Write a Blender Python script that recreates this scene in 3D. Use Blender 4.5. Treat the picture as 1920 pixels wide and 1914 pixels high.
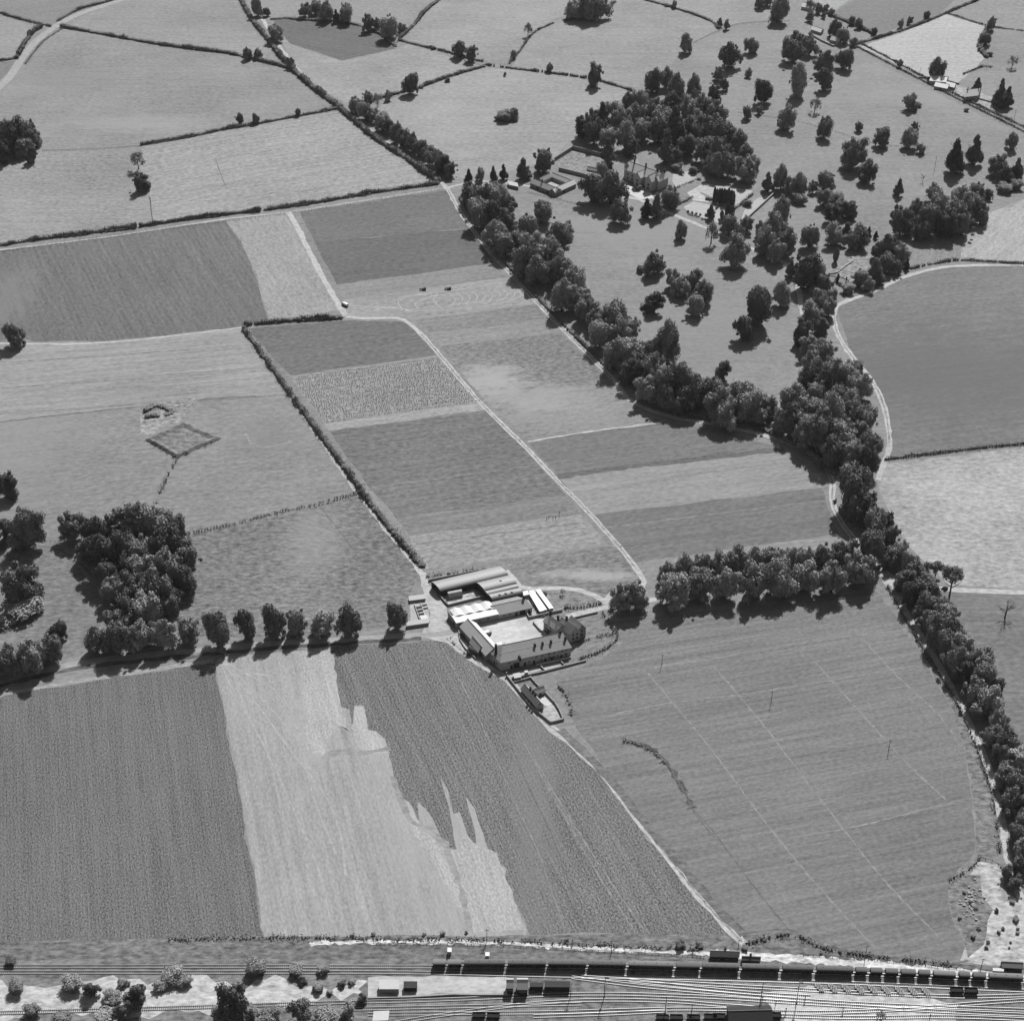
import bpy, bmesh, math, random
import numpy as np
from mathutils import Vector, Matrix
for o in list(bpy.data.objects): bpy.data.objects.remove(o)
SC = bpy.context.scene
COL = SC.collection
# ------------------------------------------------------------------ camera
PITCH = math.radians(36.0); FPX = 3072.0; CAMH = 588.0; CX, CY = 960.0, 957.0
cam = bpy.data.cameras.new('camera'); camo = bpy.data.objects.new('camera', cam); COL.objects.link(camo)
camo.location = (0, 0, CAMH); camo.rotation_euler = (math.pi/2 - PITCH, 0, 0)
cam.sensor_width = 36; cam.lens = 36*FPX/1920; cam.clip_start = 1; cam.clip_end = 30000
SC.camera = camo
# ------------------------------------------------------------------ sky, sun, exposure
SUN_EL = math.radians(47); SUN_AZ = math.radians(16)      # azimuth east of +Y
w = bpy.data.worlds.new('World'); SC.world = w; w.use_nodes = True
nt = w.node_tree; nt.nodes.clear()
sky = nt.nodes.new('ShaderNodeTexSky'); sky.sky_type = 'NISHITA'; sky.sun_disc = False
sky.sun_elevation = SUN_EL; sky.sun_rotation = SUN_AZ; sky.air_density = 1.0; sky.dust_density = 1.5
bw = nt.nodes.new('ShaderNodeRGBToBW'); bg = nt.nodes.new('ShaderNodeBackground'); ow = nt.nodes.new('ShaderNodeOutputWorld')
bg.inputs[1].default_value = 0.055
nt.links.new(sky.outputs[0], bw.inputs[0]); nt.links.new(bw.outputs[0], bg.inputs[0]); nt.links.new(bg.outputs[0], ow.inputs[0])
sun = bpy.data.lights.new('sun', 'SUN'); sun.energy = 4.2; sun.angle = math.radians(0.5); sun.color = (1, 1, 1)
suno = bpy.data.objects.new('sun', sun); COL.objects.link(suno); suno.location = (200, 1500, 900)
sd = Vector((math.sin(SUN_AZ)*math.cos(SUN_EL), math.cos(SUN_AZ)*math.cos(SUN_EL), math.sin(SUN_EL)))
suno.rotation_euler = sd.to_track_quat('Z', 'Y').to_euler()
SC.view_settings.view_transform = 'Standard'; SC.view_settings.look = 'None'
SC.view_settings.exposure = 1.12; SC.view_settings.gamma = 1; SC.view_settings.use_curve_mapping = False
TONE_K = 0.385
SC.render.engine = 'CYCLES'
# ------------------------------------------------------------------ helpers
cp, sp = math.cos(PITCH), math.sin(PITCH)
def P(x, y, z=0.0):
    u = (x-CX)/FPX; v = (y-CY)/FPX; t = (CAMH-z)/(sp+v*cp)
    return Vector((u*t, (cp-v*sp)*t, z))
def mpp(y): return CAMH/(FPX*(sp+(y-CY)/FPX*cp))
def lin(g):
    c = g/255.0
    return c/12.92 if c <= 0.04045 else ((c+0.055)/1.055)**2.4
def alb(g): return min(0.8, lin(g)*TONE_K)
def gang(a, b):
    d = P(*b)-P(*a); return math.atan2(d.y, d.x)
class MB:
    def __init__(s): s.v = []; s.f = []
    def add(s, vs, fs):
        n = len(s.v); s.v += [tuple(q) for q in vs]; s.f += [tuple(i+n for i in f) for f in fs]; return s
    def hexa(s, b, t):
        return s.add(list(b)+list(t), [(3,2,1,0),(4,5,6,7),(0,1,5,4),(1,2,6,5),(2,3,7,6),(3,0,4,7)])
    def slab(s, q, th):
        return s.hexa([Vector(p)-Vector((0,0,th)) for p in q], q)
    def box(s, x0, x1, y0, y1, z0, z1):
        return s.hexa([(x0,y0,z0),(x1,y0,z0),(x1,y1,z0),(x0,y1,z0)], [(x0,y0,z1),(x1,y0,z1),(x1,y1,z1),(x0,y1,z1)])
    def cyl(s, p0, p1, r0, r1=None, n=8):
        p0, p1 = Vector(p0), Vector(p1); r1 = r0 if r1 is None else r1
        d = (p1-p0).normalized(); a = d.orthogonal().normalized(); b = d.cross(a)
        ring = lambda p, r: [p+(a*math.cos(2*math.pi*i/n)+b*math.sin(2*math.pi*i/n))*r for i in range(n)]
        return s.add(ring(p0, r0)+ring(p1, r1), [tuple(range(n-1,-1,-1)), tuple(range(n, 2*n))]+[(i,(i+1)%n,n+(i+1)%n,n+i) for i in range(n)])
    def build(s, name, m, parent=None, off=None):
        me = bpy.data.meshes.new(name)
        v = s.v if off is None else [(a-off[0], b-off[1], c-off[2]) for a,b,c in s.v]
        me.from_pydata(v, [], s.f)
        return link(name, me, m, parent)
def link(name, me, m=None, parent=None):
    if m is not None and not me.materials: me.materials.append(m)
    o = bpy.data.objects.new(name, me); COL.objects.link(o)
    if parent: o.parent = parent
    return o
def empty(name, loc, label, cat, group=None, rz=0):
    o = bpy.data.objects.new(name, None); COL.objects.link(o); o.location = loc; o.rotation_euler = (0,0,rz)
    o.empty_display_size = 0.5
    return tag(o, label, cat, group)
def tag(o, label, cat, group=None):
    o['label'] = label; o['category'] = cat
    if group: o['group'] = group
    return o
def struct(o): o['kind'] = 'structure'; return o
def stuff(o): o['kind'] = 'stuff'; return o
def parse(s): return [tuple(float(q) for q in t.split(',')) for t in s.split()]
ORD = 'first second third fourth fifth sixth seventh eighth ninth tenth eleventh twelfth thirteenth fourteenth fifteenth sixteenth seventeenth eighteenth nineteenth'.split()
TENS = {2:'twent',3:'thirt',4:'fort',5:'fift',6:'sixt'}
def ordinal(n):
    if n < 20: return ORD[n-1]
    t, r = divmod(n, 10)
    return TENS[t]+'ieth' if r == 0 else TENS[t]+'y-'+ORD[r-1]
# ------------------------------------------------------------------ materials
class NG:
    def __init__(s, name):
        s.m = bpy.data.materials.new(name); s.m.use_nodes = True; s.t = s.m.node_tree; s.t.nodes.clear()
        s.out = s.t.nodes.new('ShaderNodeOutputMaterial'); s.b = s.t.nodes.new('ShaderNodeBsdfPrincipled')
        s.b.inputs['Roughness'].default_value = 0.9; s.b.inputs['Specular IOR Level'].default_value = 0.15
        s.t.links.new(s.b.outputs[0], s.out.inputs[0])
        s.pos = s.t.nodes.new('ShaderNodeNewGeometry').outputs['Position']
    def n(s, k, **kw):
        q = s.t.nodes.new(k)
        for a, v in kw.items(): setattr(q, a, v)
        return q
    def L(s, a, b):
        if isinstance(a, (int, float)): b.default_value = a
        else: s.t.links.new(a, b)
    def math(s, op, a, b=0.0, c=None, clamp=False):
        q = s.n('ShaderNodeMath', operation=op, use_clamp=clamp); s.L(a, q.inputs[0]); s.L(b, q.inputs[1])
        if c is not None: s.L(c, q.inputs[2])
        return q.outputs[0]
    def noise(s, vec, scale, detail=4, rough=0.6, dist=0.0):
        q = s.n('ShaderNodeTexNoise'); q.inputs['Scale'].default_value = scale; q.inputs['Detail'].default_value = detail
        q.inputs['Roughness'].default_value = rough; q.inputs['Distortion'].default_value = dist
        s.t.links.new(vec, q.inputs['Vector']); return q.outputs[0]
    def mapping(s, rot=0.0, scale=(1,1,1), loc=(0,0,0)):
        # rotate first, then scale and shift
        r = s.n('ShaderNodeVectorRotate', rotation_type='Z_AXIS'); s.t.links.new(s.pos, r.inputs['Vector']); r.inputs['Angle'].default_value = rot
        q = s.n('ShaderNodeMapping'); s.t.links.new(r.outputs[0], q.inputs['Vector'])
        q.inputs['Location'].default_value = loc; q.inputs['Scale'].default_value = scale
        return q.outputs[0]
    def step(s, v, lo, hi):
        q = s.n('ShaderNodeMapRange', interpolation_type='SMOOTHSTEP'); s.L(v, q.inputs[0])
        q.inputs[1].default_value = lo; q.inputs[2].default_value = hi; return q.outputs[0]
def tmap(t): return float(np.interp(t, [60,93,118,142,160,190,255], [82,107,128,147,163,192,255]))
def field_mat(name, tone, ang=0.0, big=0.14, fine=0.10, streak=0.14, rows=0.0, spacing=3.0, mottle=0.0, mtone=None, mscale=0.35, patches=(), bump=0.0, seed=0, fscale=0.42):
    tone = tmap(tone); mtone = mtone and tmap(mtone)
    g = NG(name); rnd = random.Random(seed or name)
    off = (rnd.uniform(-500,500), rnd.uniform(-500,500), 0)
    iso = g.mapping(0, (1,1,1), off)
    n1 = g.noise(iso, 0.012, 3, 0.55); n2 = g.noise(g.mapping(-ang, (.55,1,1), off), fscale, 2, 0.7); n15 = g.noise(g.mapping(-ang, (.4,1,1), off), 0.13, 3, 0.65)
    st = g.noise(g.mapping(-ang, (0.010, 0.30, 1), off), 1.0, 6, 0.75, 0.6)
    v = g.math('MULTIPLY_ADD', g.math('SUBTRACT', n1, 0.5), 3*big, 1.0)
    v = g.math('ADD', v, g.math('MULTIPLY', g.math('SUBTRACT', n15, 0.5), 2.0*big))
    v = g.math('ADD', v, g.math('MULTIPLY', g.math('SUBTRACT', n2, 0.5), 12*fine))
    v = g.math('ADD', v, g.math('MULTIPLY', g.math('SUBTRACT', st, 0.5), 4.4*streak))
    if rows:
        wv = g.n('ShaderNodeTexWave', wave_type='BANDS', bands_direction='Y', wave_profile='SIN')
        g.t.links.new(g.mapping(-ang, (1,1,1), off), wv.inputs['Vector'])
        wv.inputs['Scale'].default_value = math.pi/10/spacing*1.0; wv.inputs['Distortion'].default_value = 3.5; wv.inputs['Detail'].default_value = 3; wv.inputs['Detail Scale'].default_value = 0.35
        v = g.math('ADD', v, g.math('MULTIPLY', g.math('SUBTRACT', wv.outputs[1], 0.5), 0.9*rows))
    v = g.math('MULTIPLY', v, alb(tone))
    if mottle:
        mn = g.noise(g.mapping(-ang, (0.55,1,1), off), mscale, 6, 0.72)
        k = g.math('MULTIPLY', g.step(mn, 0.52, 0.66), mottle)
        mx = g.n('ShaderNodeMix', data_type='FLOAT'); g.L(k, mx.inputs[0]); g.L(v, mx.inputs[2]); mx.inputs[3].default_value = alb(mtone); v = mx.outputs[0]
    for (px, py, rx, ry, pt, amt) in patches:
        c = P(px, py)
        q = g.n('ShaderNodeVectorMath', operation='SUBTRACT'); g.t.links.new(g.pos, q.inputs[0]); q.inputs[1].default_value = (c.x, c.y, 0)
        q2 = g.n('ShaderNodeVectorMath', operation='MULTIPLY'); g.t.links.new(q.outputs[0], q2.inputs[0]); q2.inputs[1].default_value = (1/rx, 1/ry, 0)
        q3 = g.n('ShaderNodeVectorMath', operation='LENGTH'); g.t.links.new(q2.outputs[0], q3.inputs[0])
        e = g.math('MULTIPLY_ADD', g.math('SUBTRACT', g.noise(g.mapping(-ang, (.35,1,1), off), 0.16, 6, 0.78), 0.5), 3.2, q3.outputs['Value'])
        k = g.math('MULTIPLY', g.math('SUBTRACT', 1.0, g.step(e, 0.25, 1.35)), amt)
        mx = g.n('ShaderNodeMix', data_type='FLOAT'); g.L(k, mx.inputs[0]); g.L(v, mx.inputs[2]); mx.inputs[3].default_value = alb(pt); v = mx.outputs[0]
    v = g.math('MAXIMUM', v, 0.012)
    g.t.links.new(v, g.b.inputs['Base Color'])
    if bump:
        bp = g.n('ShaderNodeBump'); bp.inputs['Strength'].default_value = bump; bp.inputs['Distance'].default_value = 0.6
        g.t.links.new(n2, bp.inputs['Height']); g.t.links.new(bp.outputs[0], g.b.inputs['Normal'])
    return g.m
_mats = {}
def mat(name, tone, var=0.2, scale=0.8, rough=0.9, spec=0.15):
    if name in _mats: return _mats[name]
    g = NG(name); n = g.noise(g.pos, scale, 5, 0.7); n2 = g.noise(g.pos, scale*7, 3, 0.6)
    v = g.math('MULTIPLY_ADD', g.math('SUBTRACT', n, 0.5), 2.4*var, 1.0)
    v = g.math('ADD', v, g.math('MULTIPLY', g.math('SUBTRACT', n2, 0.5), 1.6*var))
    g.t.links.new(g.math('MAXIMUM', g.math('MULTIPLY', v, alb(tone)), 0.01), g.b.inputs['Base Color'])
    g.b.inputs['Roughness'].default_value = rough; g.b.inputs['Specular IOR Level'].default_value = spec
    _mats[name] = g.m; return g.m
def leaf_mat(name, a, var=0.3, tr=0.10):
    g = NG(name); n = g.noise(g.pos, 0.35, 2, 0.6); oi = g.n('ShaderNodeObjectInfo')
    v = g.math('MULTIPLY_ADD', g.math('SUBTRACT', n, 0.5), 2.0*var, 1.0)
    v = g.math('MULTIPLY', v, g.math('MULTIPLY_ADD', oi.outputs['Random'], 0.8, 0.6))
    v = g.math('MULTIPLY', v, a); g.t.links.new(v, g.b.inputs['Base Color'])
    t = g.n('ShaderNodeBsdfTranslucent'); g.t.links.new(v, t.inputs[0])
    mx = g.n('ShaderNodeMixShader'); mx.inputs[0].default_value = tr
    g.t.links.new(g.b.outputs[0], mx.inputs[1]); g.t.links.new(t.outputs[0], mx.inputs[2]); g.t.links.new(mx.outputs[0], g.out.inputs[0])
    return g.m
M_LEAF = leaf_mat('broad_leaves', 0.17, .6); M_DARK = leaf_mat('dark_leaves', 0.095, .5); M_PALE = leaf_mat('pale_leaves', 0.19, .45)
M_HEDGE = leaf_mat('hedge_leaves', 0.09); M_SCRUB = leaf_mat('flowering_scrub', 0.22, 0.5)
M_BARK = mat('bark', 75, 0.3, 2.0)
# ------------------------------------------------------------------ ground sheets
ZC = [0.004]
SHEETS = []
def inside(poly, pts):
    x, y = pts[:,0][:,None], pts[:,1][:,None]; x0, y0 = poly[:,0], poly[:,1]; x1, y1 = np.roll(x0,-1), np.roll(y0,-1)
    c = (y0 > y) != (y1 > y); xi = (x1-x0)*(y-y0)/np.where(y1 == y0, 1e-9, y1-y0)+x0
    return (np.sum(c & (x < xi), 1) % 2 == 1).any()
def layer(poly):
    poly = np.array([(q[0], q[1]) for q in poly]); lo, hi = poly.min(0)-1, poly.max(0)+1; z = 0.0
    mids = np.concatenate([poly, (poly+np.roll(poly,-1,0))/2])
    for z2, q, l2, h2, m2 in SHEETS:
        if z2 <= z or (l2 > hi).any() or (h2 < lo).any(): continue
        if inside(q, mids) or inside(poly, m2): z = z2
    z += 0.004; SHEETS.append((z, poly, lo, hi, mids)); ZC[0] = max(ZC[0], z); return z
def nextz(): ZC[0] += 0.004; return ZC[0]
def jitter_poly(pts, amp, step, rnd):
    out = []; n = len(pts)
    for i in range(n):
        a, b = pts[i], pts[(i+1) % n]; d = b-a; L = d.length; k = max(1, int(L/step)); nrm = Vector((-d.y, d.x, 0)).normalized() if L > 0 else Vector((0,0,0))
        out.append(a)
        for j in range(1, k): out.append(a+d*(j/k)+nrm*(rnd.gauss(0, amp)+1.6*amp*math.sin(j*.9*step/9+i)))
    return out
def sheet(name, px, m, amp=0.35, step=6.0, z=None):
    if isinstance(px, str): px = parse(px)
    rnd = random.Random(str(px[0])+name)
    pts = jitter_poly([P(x, y) for x, y in px], amp, step, rnd)
    z = layer(pts) if z is None else z
    bm = bmesh.new(); vs = [bm.verts.new((p.x, p.y, z)) for p in pts]
    f = bm.faces.new(vs); f.normal_update()
    if f.normal.z < 0: f.normal_flip()
    bmesh.ops.triangulate(bm, faces=[f]); me = bpy.data.meshes.new(name); bm.to_mesh(me); bm.free()
    return struct(link(name, me, m))
def smooth(pts, step=5.0):
    out = []; n = len(pts)
    for i in range(n-1):
        p0, p1, p2, p3 = pts[max(i-1,0)], pts[i], pts[i+1], pts[min(i+2,n-1)]
        k = max(1, int((p2-p1).length/step))
        for j in range(k):
            t = j/k
            out.append(0.5*((2*p1)+(p2-p0)*t+(2*p0-5*p1+4*p2-p3)*t*t+(3*p1-p0-3*p2+p3)*t**3))
    out.append(pts[-1]); return out
def gline(px, z=0, step=5.0):
    if isinstance(px, str): px = parse(px)
    return smooth([P(x, y) + Vector((0,0,z)) for x, y in px], step)
def normals(pts):
    r = []
    for i in range(len(pts)):
        d = pts[min(i+1,len(pts)-1)]-pts[max(i-1,0)]; r.append(Vector((-d.y, d.x, 0)).normalized())
    return r
def strip(name, px, width, m, amp=0.12, z=None, step=5.0):
    rnd = random.Random(str(px)+name)
    pts = gline(px, 0, step); ns = normals(pts); b = MB(); A, B = [], []
    for p, n in zip(pts, ns):
        wl = max(.1, width/2+rnd.gauss(0, amp)); wr = max(.1, width/2+rnd.gauss(0, amp))
        A.append((p.x+n.x*wl, p.y+n.y*wl)); B.append((p.x-n.x*wr, p.y-n.y*wr))
    z = layer(A+B[::-1]) if z is None else z
    vs = [(q[0], q[1], z) for ab in zip(A, B) for q in ab]
    b.add(vs, [(2*i, 2*i+1, 2*i+3, 2*i+2) for i in range(len(pts)-1)])
    return struct(b.build(name, m))
# ================================================================== GROUND
g0 = MB(); g0.add([(-6000,-3000,0),(6000,-3000,0),(6000,9000,0),(-6000,9000,0)], [(0,1,2,3)])
struct(g0.build('ground', field_mat('pasture_ground', 142, 0.2, 0.16, 0.10, 0.08, bump=0.2)))
AR = gang((985,1230),(1100,1204))                     # direction of the farm's long ranges
a_c = gang((640,880),(930,842))                        # rows across the centre fields
a_l = gang((300,450),(392,605))                        # rows running towards the camera
FIELDS = [
 # top left
 ('field', '-120,-60 300,-60 235,-2 150,22 90,50 60,40 0,23 -120,-10', 133, dict(streak=.2, ang=gang((0,20),(200,-10)))),
 ('field', '-120,5 0,28 72,52 48,76 36,106 0,114 -120,150', 152, {}),
 ('field', '-120,160 0,118 32,114 14,138 0,150 -120,240', 122, {}),
 ('field', '250,-12 440,-40 445,0 472,32 500,70 528,108 545,124 490,113 430,98 370,90 300,80 200,62 128,49 160,30', 147, dict(big=.2)),
 ('field', '-120,290 -120,260 0,178 42,132 72,92 112,54 200,68 300,86 430,104 545,130 600,176 638,206 560,216 450,240 350,258 265,272 80,283', 143, dict(big=.22, patches=[(250,232,70,22,172,.6),(120,150,60,40,150,.4)])),
 ('field', '-120,286 80,285 265,276 255,300 280,360 288,418 255,426 0,459 -120,476', 150, dict(big=.22, fine=.13)),
 ('field', '267,276 560,220 640,209 700,256 760,300 828,343 700,361 500,392 288,420 280,360 258,300', 158, dict(streak=.3, fine=.14, ang=gang((300,400),(700,330)), mottle=.35, mtone=205, mscale=.22)),
 # top centre
 ('field', '480,-40 860,-40 800,17 752,68 690,46 640,36 540,30 505,35 490,20', 148, {}),
 ('ploughed_field', '512,38 545,38 640,42 705,58 742,92 640,114 600,100 545,82 522,58', 96, dict(streak=.2, ang=gang((560,70),(700,95)))),
 ('field', '524,62 545,84 640,116 742,93 765,82 870,116 905,125 780,165 692,185 655,196 605,172 560,132 540,104', 160, dict(big=.22)),
 ('field', '860,-40 1070,-40 1060,28 1038,38 1000,58 974,92 953,119 905,112 830,94 756,74 752,68 800,18', 155, dict(big=.2)),
 ('field', '1062,34 1130,20 1150,0 1190,-30 1262,16 1330,40 1348,56 1300,78 1278,102 1192,166 1110,146 960,124 976,98 1002,64 1040,42', 150, dict(big=.2)),
 ('field', '703,204 740,184 850,143 910,127 960,130 1110,150 1192,174 1180,200 1090,224 1072,272 1030,302 950,322 850,336 790,270', 159, dict(big=.18, patches=[(870,290,14,10,178,.6)])),
 ('field', '1190,-40 1500,-60 1470,34 1390,44 1348,52 1262,13', 150, dict(big=.2)),
 ('field', '1500,-60 1640,-60 1600,-4 1556,27 1530,10', 165, {}),
 ('ploughed_field', '1557,29 1602,0 1660,-50 1840,-50 1765,24 1700,50 1640,64 1600,48', 120, dict(streak=.08, big=.08)),
 ('stubble_field', '1614,88 1700,58 1775,28 1850,50 1835,92 1846,110 1818,138 1792,156 1735,143 1690,126', 186, dict(big=.12, fine=.09)),
 ('field', '1782,24 1840,-40 2060,-60 2060,84 1920,58 1850,47', 146, {}),
 ('field', '1852,53 1920,62 2060,92 2060,310 1925,238 1850,200 1825,170 1798,156 1826,136 1852,110 1840,92', 138, dict(big=.2)),
 # park
 ('park', '1280,104 1300,80 1345,60 1480,44 1540,68 1600,96 1700,146 1780,186 1850,220 1930,262 2060,330 1925,366 1850,400 1800,440 1700,440 1670,470 1600,520 1520,560 1490,640 1480,745 1340,720 1230,690 1150,620 1060,500 990,440 960,360 1000,330 1040,300 1080,240 1190,170', 142, dict(big=.2, fine=.09, patches=[(1180,430,70,50,158,.7),(1330,620,60,60,150,.5),(1740,180,120,30,162,.5)])),
 ('field', '1800,488 1808,450 1840,405 1925,372 2060,335 2060,496 1925,492', 172, dict(big=.2, streak=.2, ang=gang((1800,480),(1920,380)))),
 ('garden_plot', '1714,450 1800,440 1796,484 1714,490', 140, dict(rows=.12, spacing=3, ang=gang((1720,480),(1730,450)))),
 # middle left
 ('crop_field', '-120,490 0,471 200,444 424,414 452,452 472,500 504,600 460,611 300,630 200,640 60,640 40,632 0,640 -120,650', 104, dict(rows=.10, spacing=4, streak=.30, ang=a_l, big=.10, fine=.12, patches=[(12,560,22,60,140,.6)])),
 ('cut_field', '424,414 542,398 585,475 640,582 506,600 474,500 452,452', 158, dict(ang=a_l, streak=.15, fine=.12)),
 ('crop_field', '562,398 836,357 862,398 884,428 590,455', 105, dict(ang=a_c, fine=.12, streak=.14)),
 ('crop_field', '590,455 884,428 926,494 632,534', 96, dict(ang=a_c, fine=.12, streak=.14)),
 ('stubble_field', '632,534 926,496 952,520 645,562', 138, dict(ang=a_c, streak=.2)),
 ('stubble_field', '644,562 952,520 1006,570 780,600 760,598 652,596', 158, dict(ang=a_c, streak=.22)),
 ('cut_field', '782,600 1006,572 1030,600 806,626', 132, dict(ang=a_c, streak=.2, fine=.13)),
 ('cut_field', '806,626 1030,600 1052,624 826,650', 146, dict(ang=a_c, streak=.2)),
 ('root_crop_field', '826,650 1052,624 1110,682 1172,742 1240,790 985,824 905,745', 122, dict(ang=a_c, fine=.2, big=.14, mottle=.5, mtone=172, mscale=.45, patches=[(920,712,26,22,190,.75),(1080,745,70,18,172,.5),(1080,785,90,22,170,.5),(985,745,40,20,180,.5)])),
 ('crop_field', '988,826 1242,792 1340,804 1462,838 1046,892', 116, dict(ang=a_c, streak=.2)),
 ('stubble_field', '1048,894 1500,838 1545,872 1540,914 1300,942 1112,964', 152, dict(ang=a_c, streak=.22, fine=.08)),
 ('crop_field', '1112,965 1300,943 1540,915 1556,960 1574,1002 1400,1024 1192,1055', 114, dict(ang=a_c, streak=.2)),
 ('stubble_field', '1192,1056 1400,1025 1574,1003 1600,1028 1400,1056 1240,1082 1214,1090', 146, dict(ang=a_c, streak=.16)),
 ('crop_field', '466,616 640,602 752,602 772,612 820,666 545,704 510,668', 104, dict(ang=a_c, rows=.06, spacing=3, streak=.2, fine=.14)),
 ('hay_field', '546,706 820,668 898,754 608,796', 152, dict(ang=a_c, rows=.1, spacing=5.2, fine=.12)),
 ('stubble_field', '608,796 898,755 912,768 618,808', 164, dict(ang=a_c, rows=.08, spacing=4)),
 ('crop_field', '618,809 912,769 985,838 1062,930 742,972 680,895', 112, dict(ang=a_c, rows=.07, spacing=3, streak=.24, fine=.16)),
 ('stubble_field', '742,973 1062,931 1088,964 768,1004', 132, dict(ang=a_c, streak=.2)),
 ('stubble_field', '768,1005 1088,965 1140,1022 940,1049 866,1062 800,1070', 154, dict(ang=a_c, streak=.14, fine=.14)),
 ('root_crop_field', '944,1051 1144,1024 1168,1030 1206,1086 1192,1100 1135,1114 1050,1104 1010,1106 985,1090', 128, dict(ang=a_c, fine=.2, mottle=.3, mtone=180, mscale=.5, patches=[(1110,1078,30,6,190,.7)])),
 ('cut_field', '-120,668 20,656 60,642 200,644 456,615 502,672 536,738 400,746 270,760 180,770 0,790 -120,806', 156, dict(ang=gang((0,740),(400,705)), streak=.34, fine=.08, big=.16)),
 ('pasture', '-120,812 0,794 180,773 270,764 400,749 536,742 602,816 676,926 600,944 350,1000 240,1018 110,1016 80,1012 0,1004 -120,1000', 141, dict(ang=gang((0,900),(400,865)), streak=.14, big=.22, patches=[(505,818,22,26,130,.5),(20,850,50,90,158,.5)])),
 ('rough_pasture', '350,1004 600,948 676,930 792,1066 770,1112 748,1170 560,1195 330,1195', 122, dict(fine=.22, big=.2, mottle=.55, mtone=92, mscale=.45, patches=[(590,1010,20,40,168,.5)], bump=.5)),
 ('rough_pasture', '-120,1008 110,1020 170,1090 205,1150 205,1215 100,1240 0,1260 -120,1290', 132, dict(big=.22, fine=.14)),
 # right
 ('crop_field', '1568,572 1620,548 1700,518 1780,499 2060,497 2060,826 1920,834 1670,858 1668,800 1636,712 1592,652', 118, dict(ang=gang((1680,700),(1900,675)), streak=.2, big=.16, patches=[(1800,700,160,80,108,.7)])),
 ('dry_pasture', '1648,872 1920,838 2060,828 2060,1108 1780,1098 1702,1022 1668,962 1646,906', 172, dict(big=.34, fine=.14, streak=.05)),
 ('pasture', '1700,1102 1780,1109 2060,1120 2060,1560 1920,1420 1870,1310 1800,1180', 118, dict(big=.2, fine=.12)),
 ('hay_field', '1140,1168 1290,1150 1640,1106 1682,1156 1742,1250 1790,1340 1812,1430 1822,1520 1828,1596 1800,1625 1776,1655 1782,1710 1808,1766 1806,1792 1780,1803 1640,1788 1560,1770 1500,1752 1400,1752 1330,1672 1240,1575 1140,1446 1080,1364 1056,1300 1040,1272 1130,1235 1168,1205', 124, dict(ang=gang((1200,1420),(1700,1330)), rows=.05, spacing=3.2, streak=.32, fine=.10, fscale=.7, big=.12)),
 ('rough_verge', '1690,1150 1706,1160 1760,1245 1800,1325 1845,1420 1862,1480 1872,1560 1878,1600 1836,1612 1830,1596 1824,1500 1812,1420 1790,1336 1742,1248', 122, dict(fine=.26, mottle=.3, mtone=160, mscale=.5, bump=.5)),
 # bottom left
 ('crop_field', '-120,1335 0,1306 200,1270 402,1243 424,1362 460,1550 494,1754 300,1760 -120,1770', 106, dict(ang=gang((420,1300),(470,1600)), rows=.16, spacing=1.6, fine=.32, fscale=1.5, streak=.26, big=.14)),
 ('cut_field', '403,1241 412,1233 600,1215 618,1214 628,1270 640,1325 655,1330 660,1365 666,1365 664,1322 682,1322 690,1368 705,1370 722,1385 735,1434 750,1490 757,1505 765,1500 775,1515 788,1550 783,1503 797,1515 812,1535 825,1565 838,1590 856,1592 846,1535 838,1500 818,1430 840,1480 850,1525 862,1522 872,1550 885,1585 893,1580 880,1520 873,1493 890,1515 905,1560 918,1600 932,1597 950,1650 970,1700 990,1745 985,1754 496,1756 462,1550 426,1362', 168, dict(ang=gang((420,1300),(490,1650)), streak=.22, fine=.09, fscale=.8, patches=[(600,1290,14,70,190,.6),(720,1370,14,34,186,.5),(880,1620,22,70,186,.5),(770,1560,12,60,184,.4)])),
 ('root_crop_field', '619,1213 760,1206 826,1200 870,1228 950,1280 1046,1370 1130,1462 1240,1600 1378,1758 1200,1750 994,1752 990,1745 970,1700 950,1650 932,1597 918,1600 905,1560 890,1515 873,1493 880,1520 893,1580 885,1585 872,1550 862,1522 850,1525 840,1480 818,1430 838,1500 846,1535 856,1592 838,1590 825,1565 812,1535 797,1515 783,1503 788,1550 775,1515 765,1500 757,1505 750,1490 735,1434 722,1385 705,1370 690,1368 682,1322 664,1322 666,1365 660,1365 655,1330 640,1325 628,1270', 112, dict(ang=gang((700,1260),(900,1700)), rows=.20, spacing=1.9, fine=.36, fscale=1.4, streak=.30, big=.14, patches=[(1000,1480,12,120,140,.5)])),
]
for i, (nm, px, tone, kw) in enumerate(FIELDS):
    sheet(nm, px, field_mat('%s_surface_%d' % (nm, i), tone, seed=i+1, **kw))
M_PSTUB = field_mat('pale_stubble', 184, gang((420,1300),(490,1650)), fine=.12, fscale=1.0, streak=.2, mottle=.12, mtone=160, mscale=.8)
sheet('stubble_strip', '556,1224 618,1217 630,1275 641,1330 656,1372 630,1358 618,1385 606,1416 578,1408 568,1310', M_PSTUB, .5, 3)
sheet('stubble_strip', '665,1324 681,1324 689,1368 704,1372 721,1388 731,1410 700,1412 672,1402 662,1370', M_PSTUB, .4, 3)
sheet('stubble_strip', '752,1494 765,1504 788,1552 838,1592 856,1594 872,1556 893,1584 930,1600 950,1652 988,1744 885,1748 850,1690 806,1600 776,1560', M_PSTUB, .5, 3)
strip('field_path', '735,1455 765,1530 788,1549 815,1556 836,1590 850,1625 872,1700 880,1745', 3.0, field_mat('darker_stubble', 158, 0, fine=.1), .5, step=3)
strip('field_path', '610,1418 640,1410 680,1412 732,1402', 3.0, field_mat('darker_stubble_band', 155, 0, fine=.1), .5, step=3)
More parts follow.
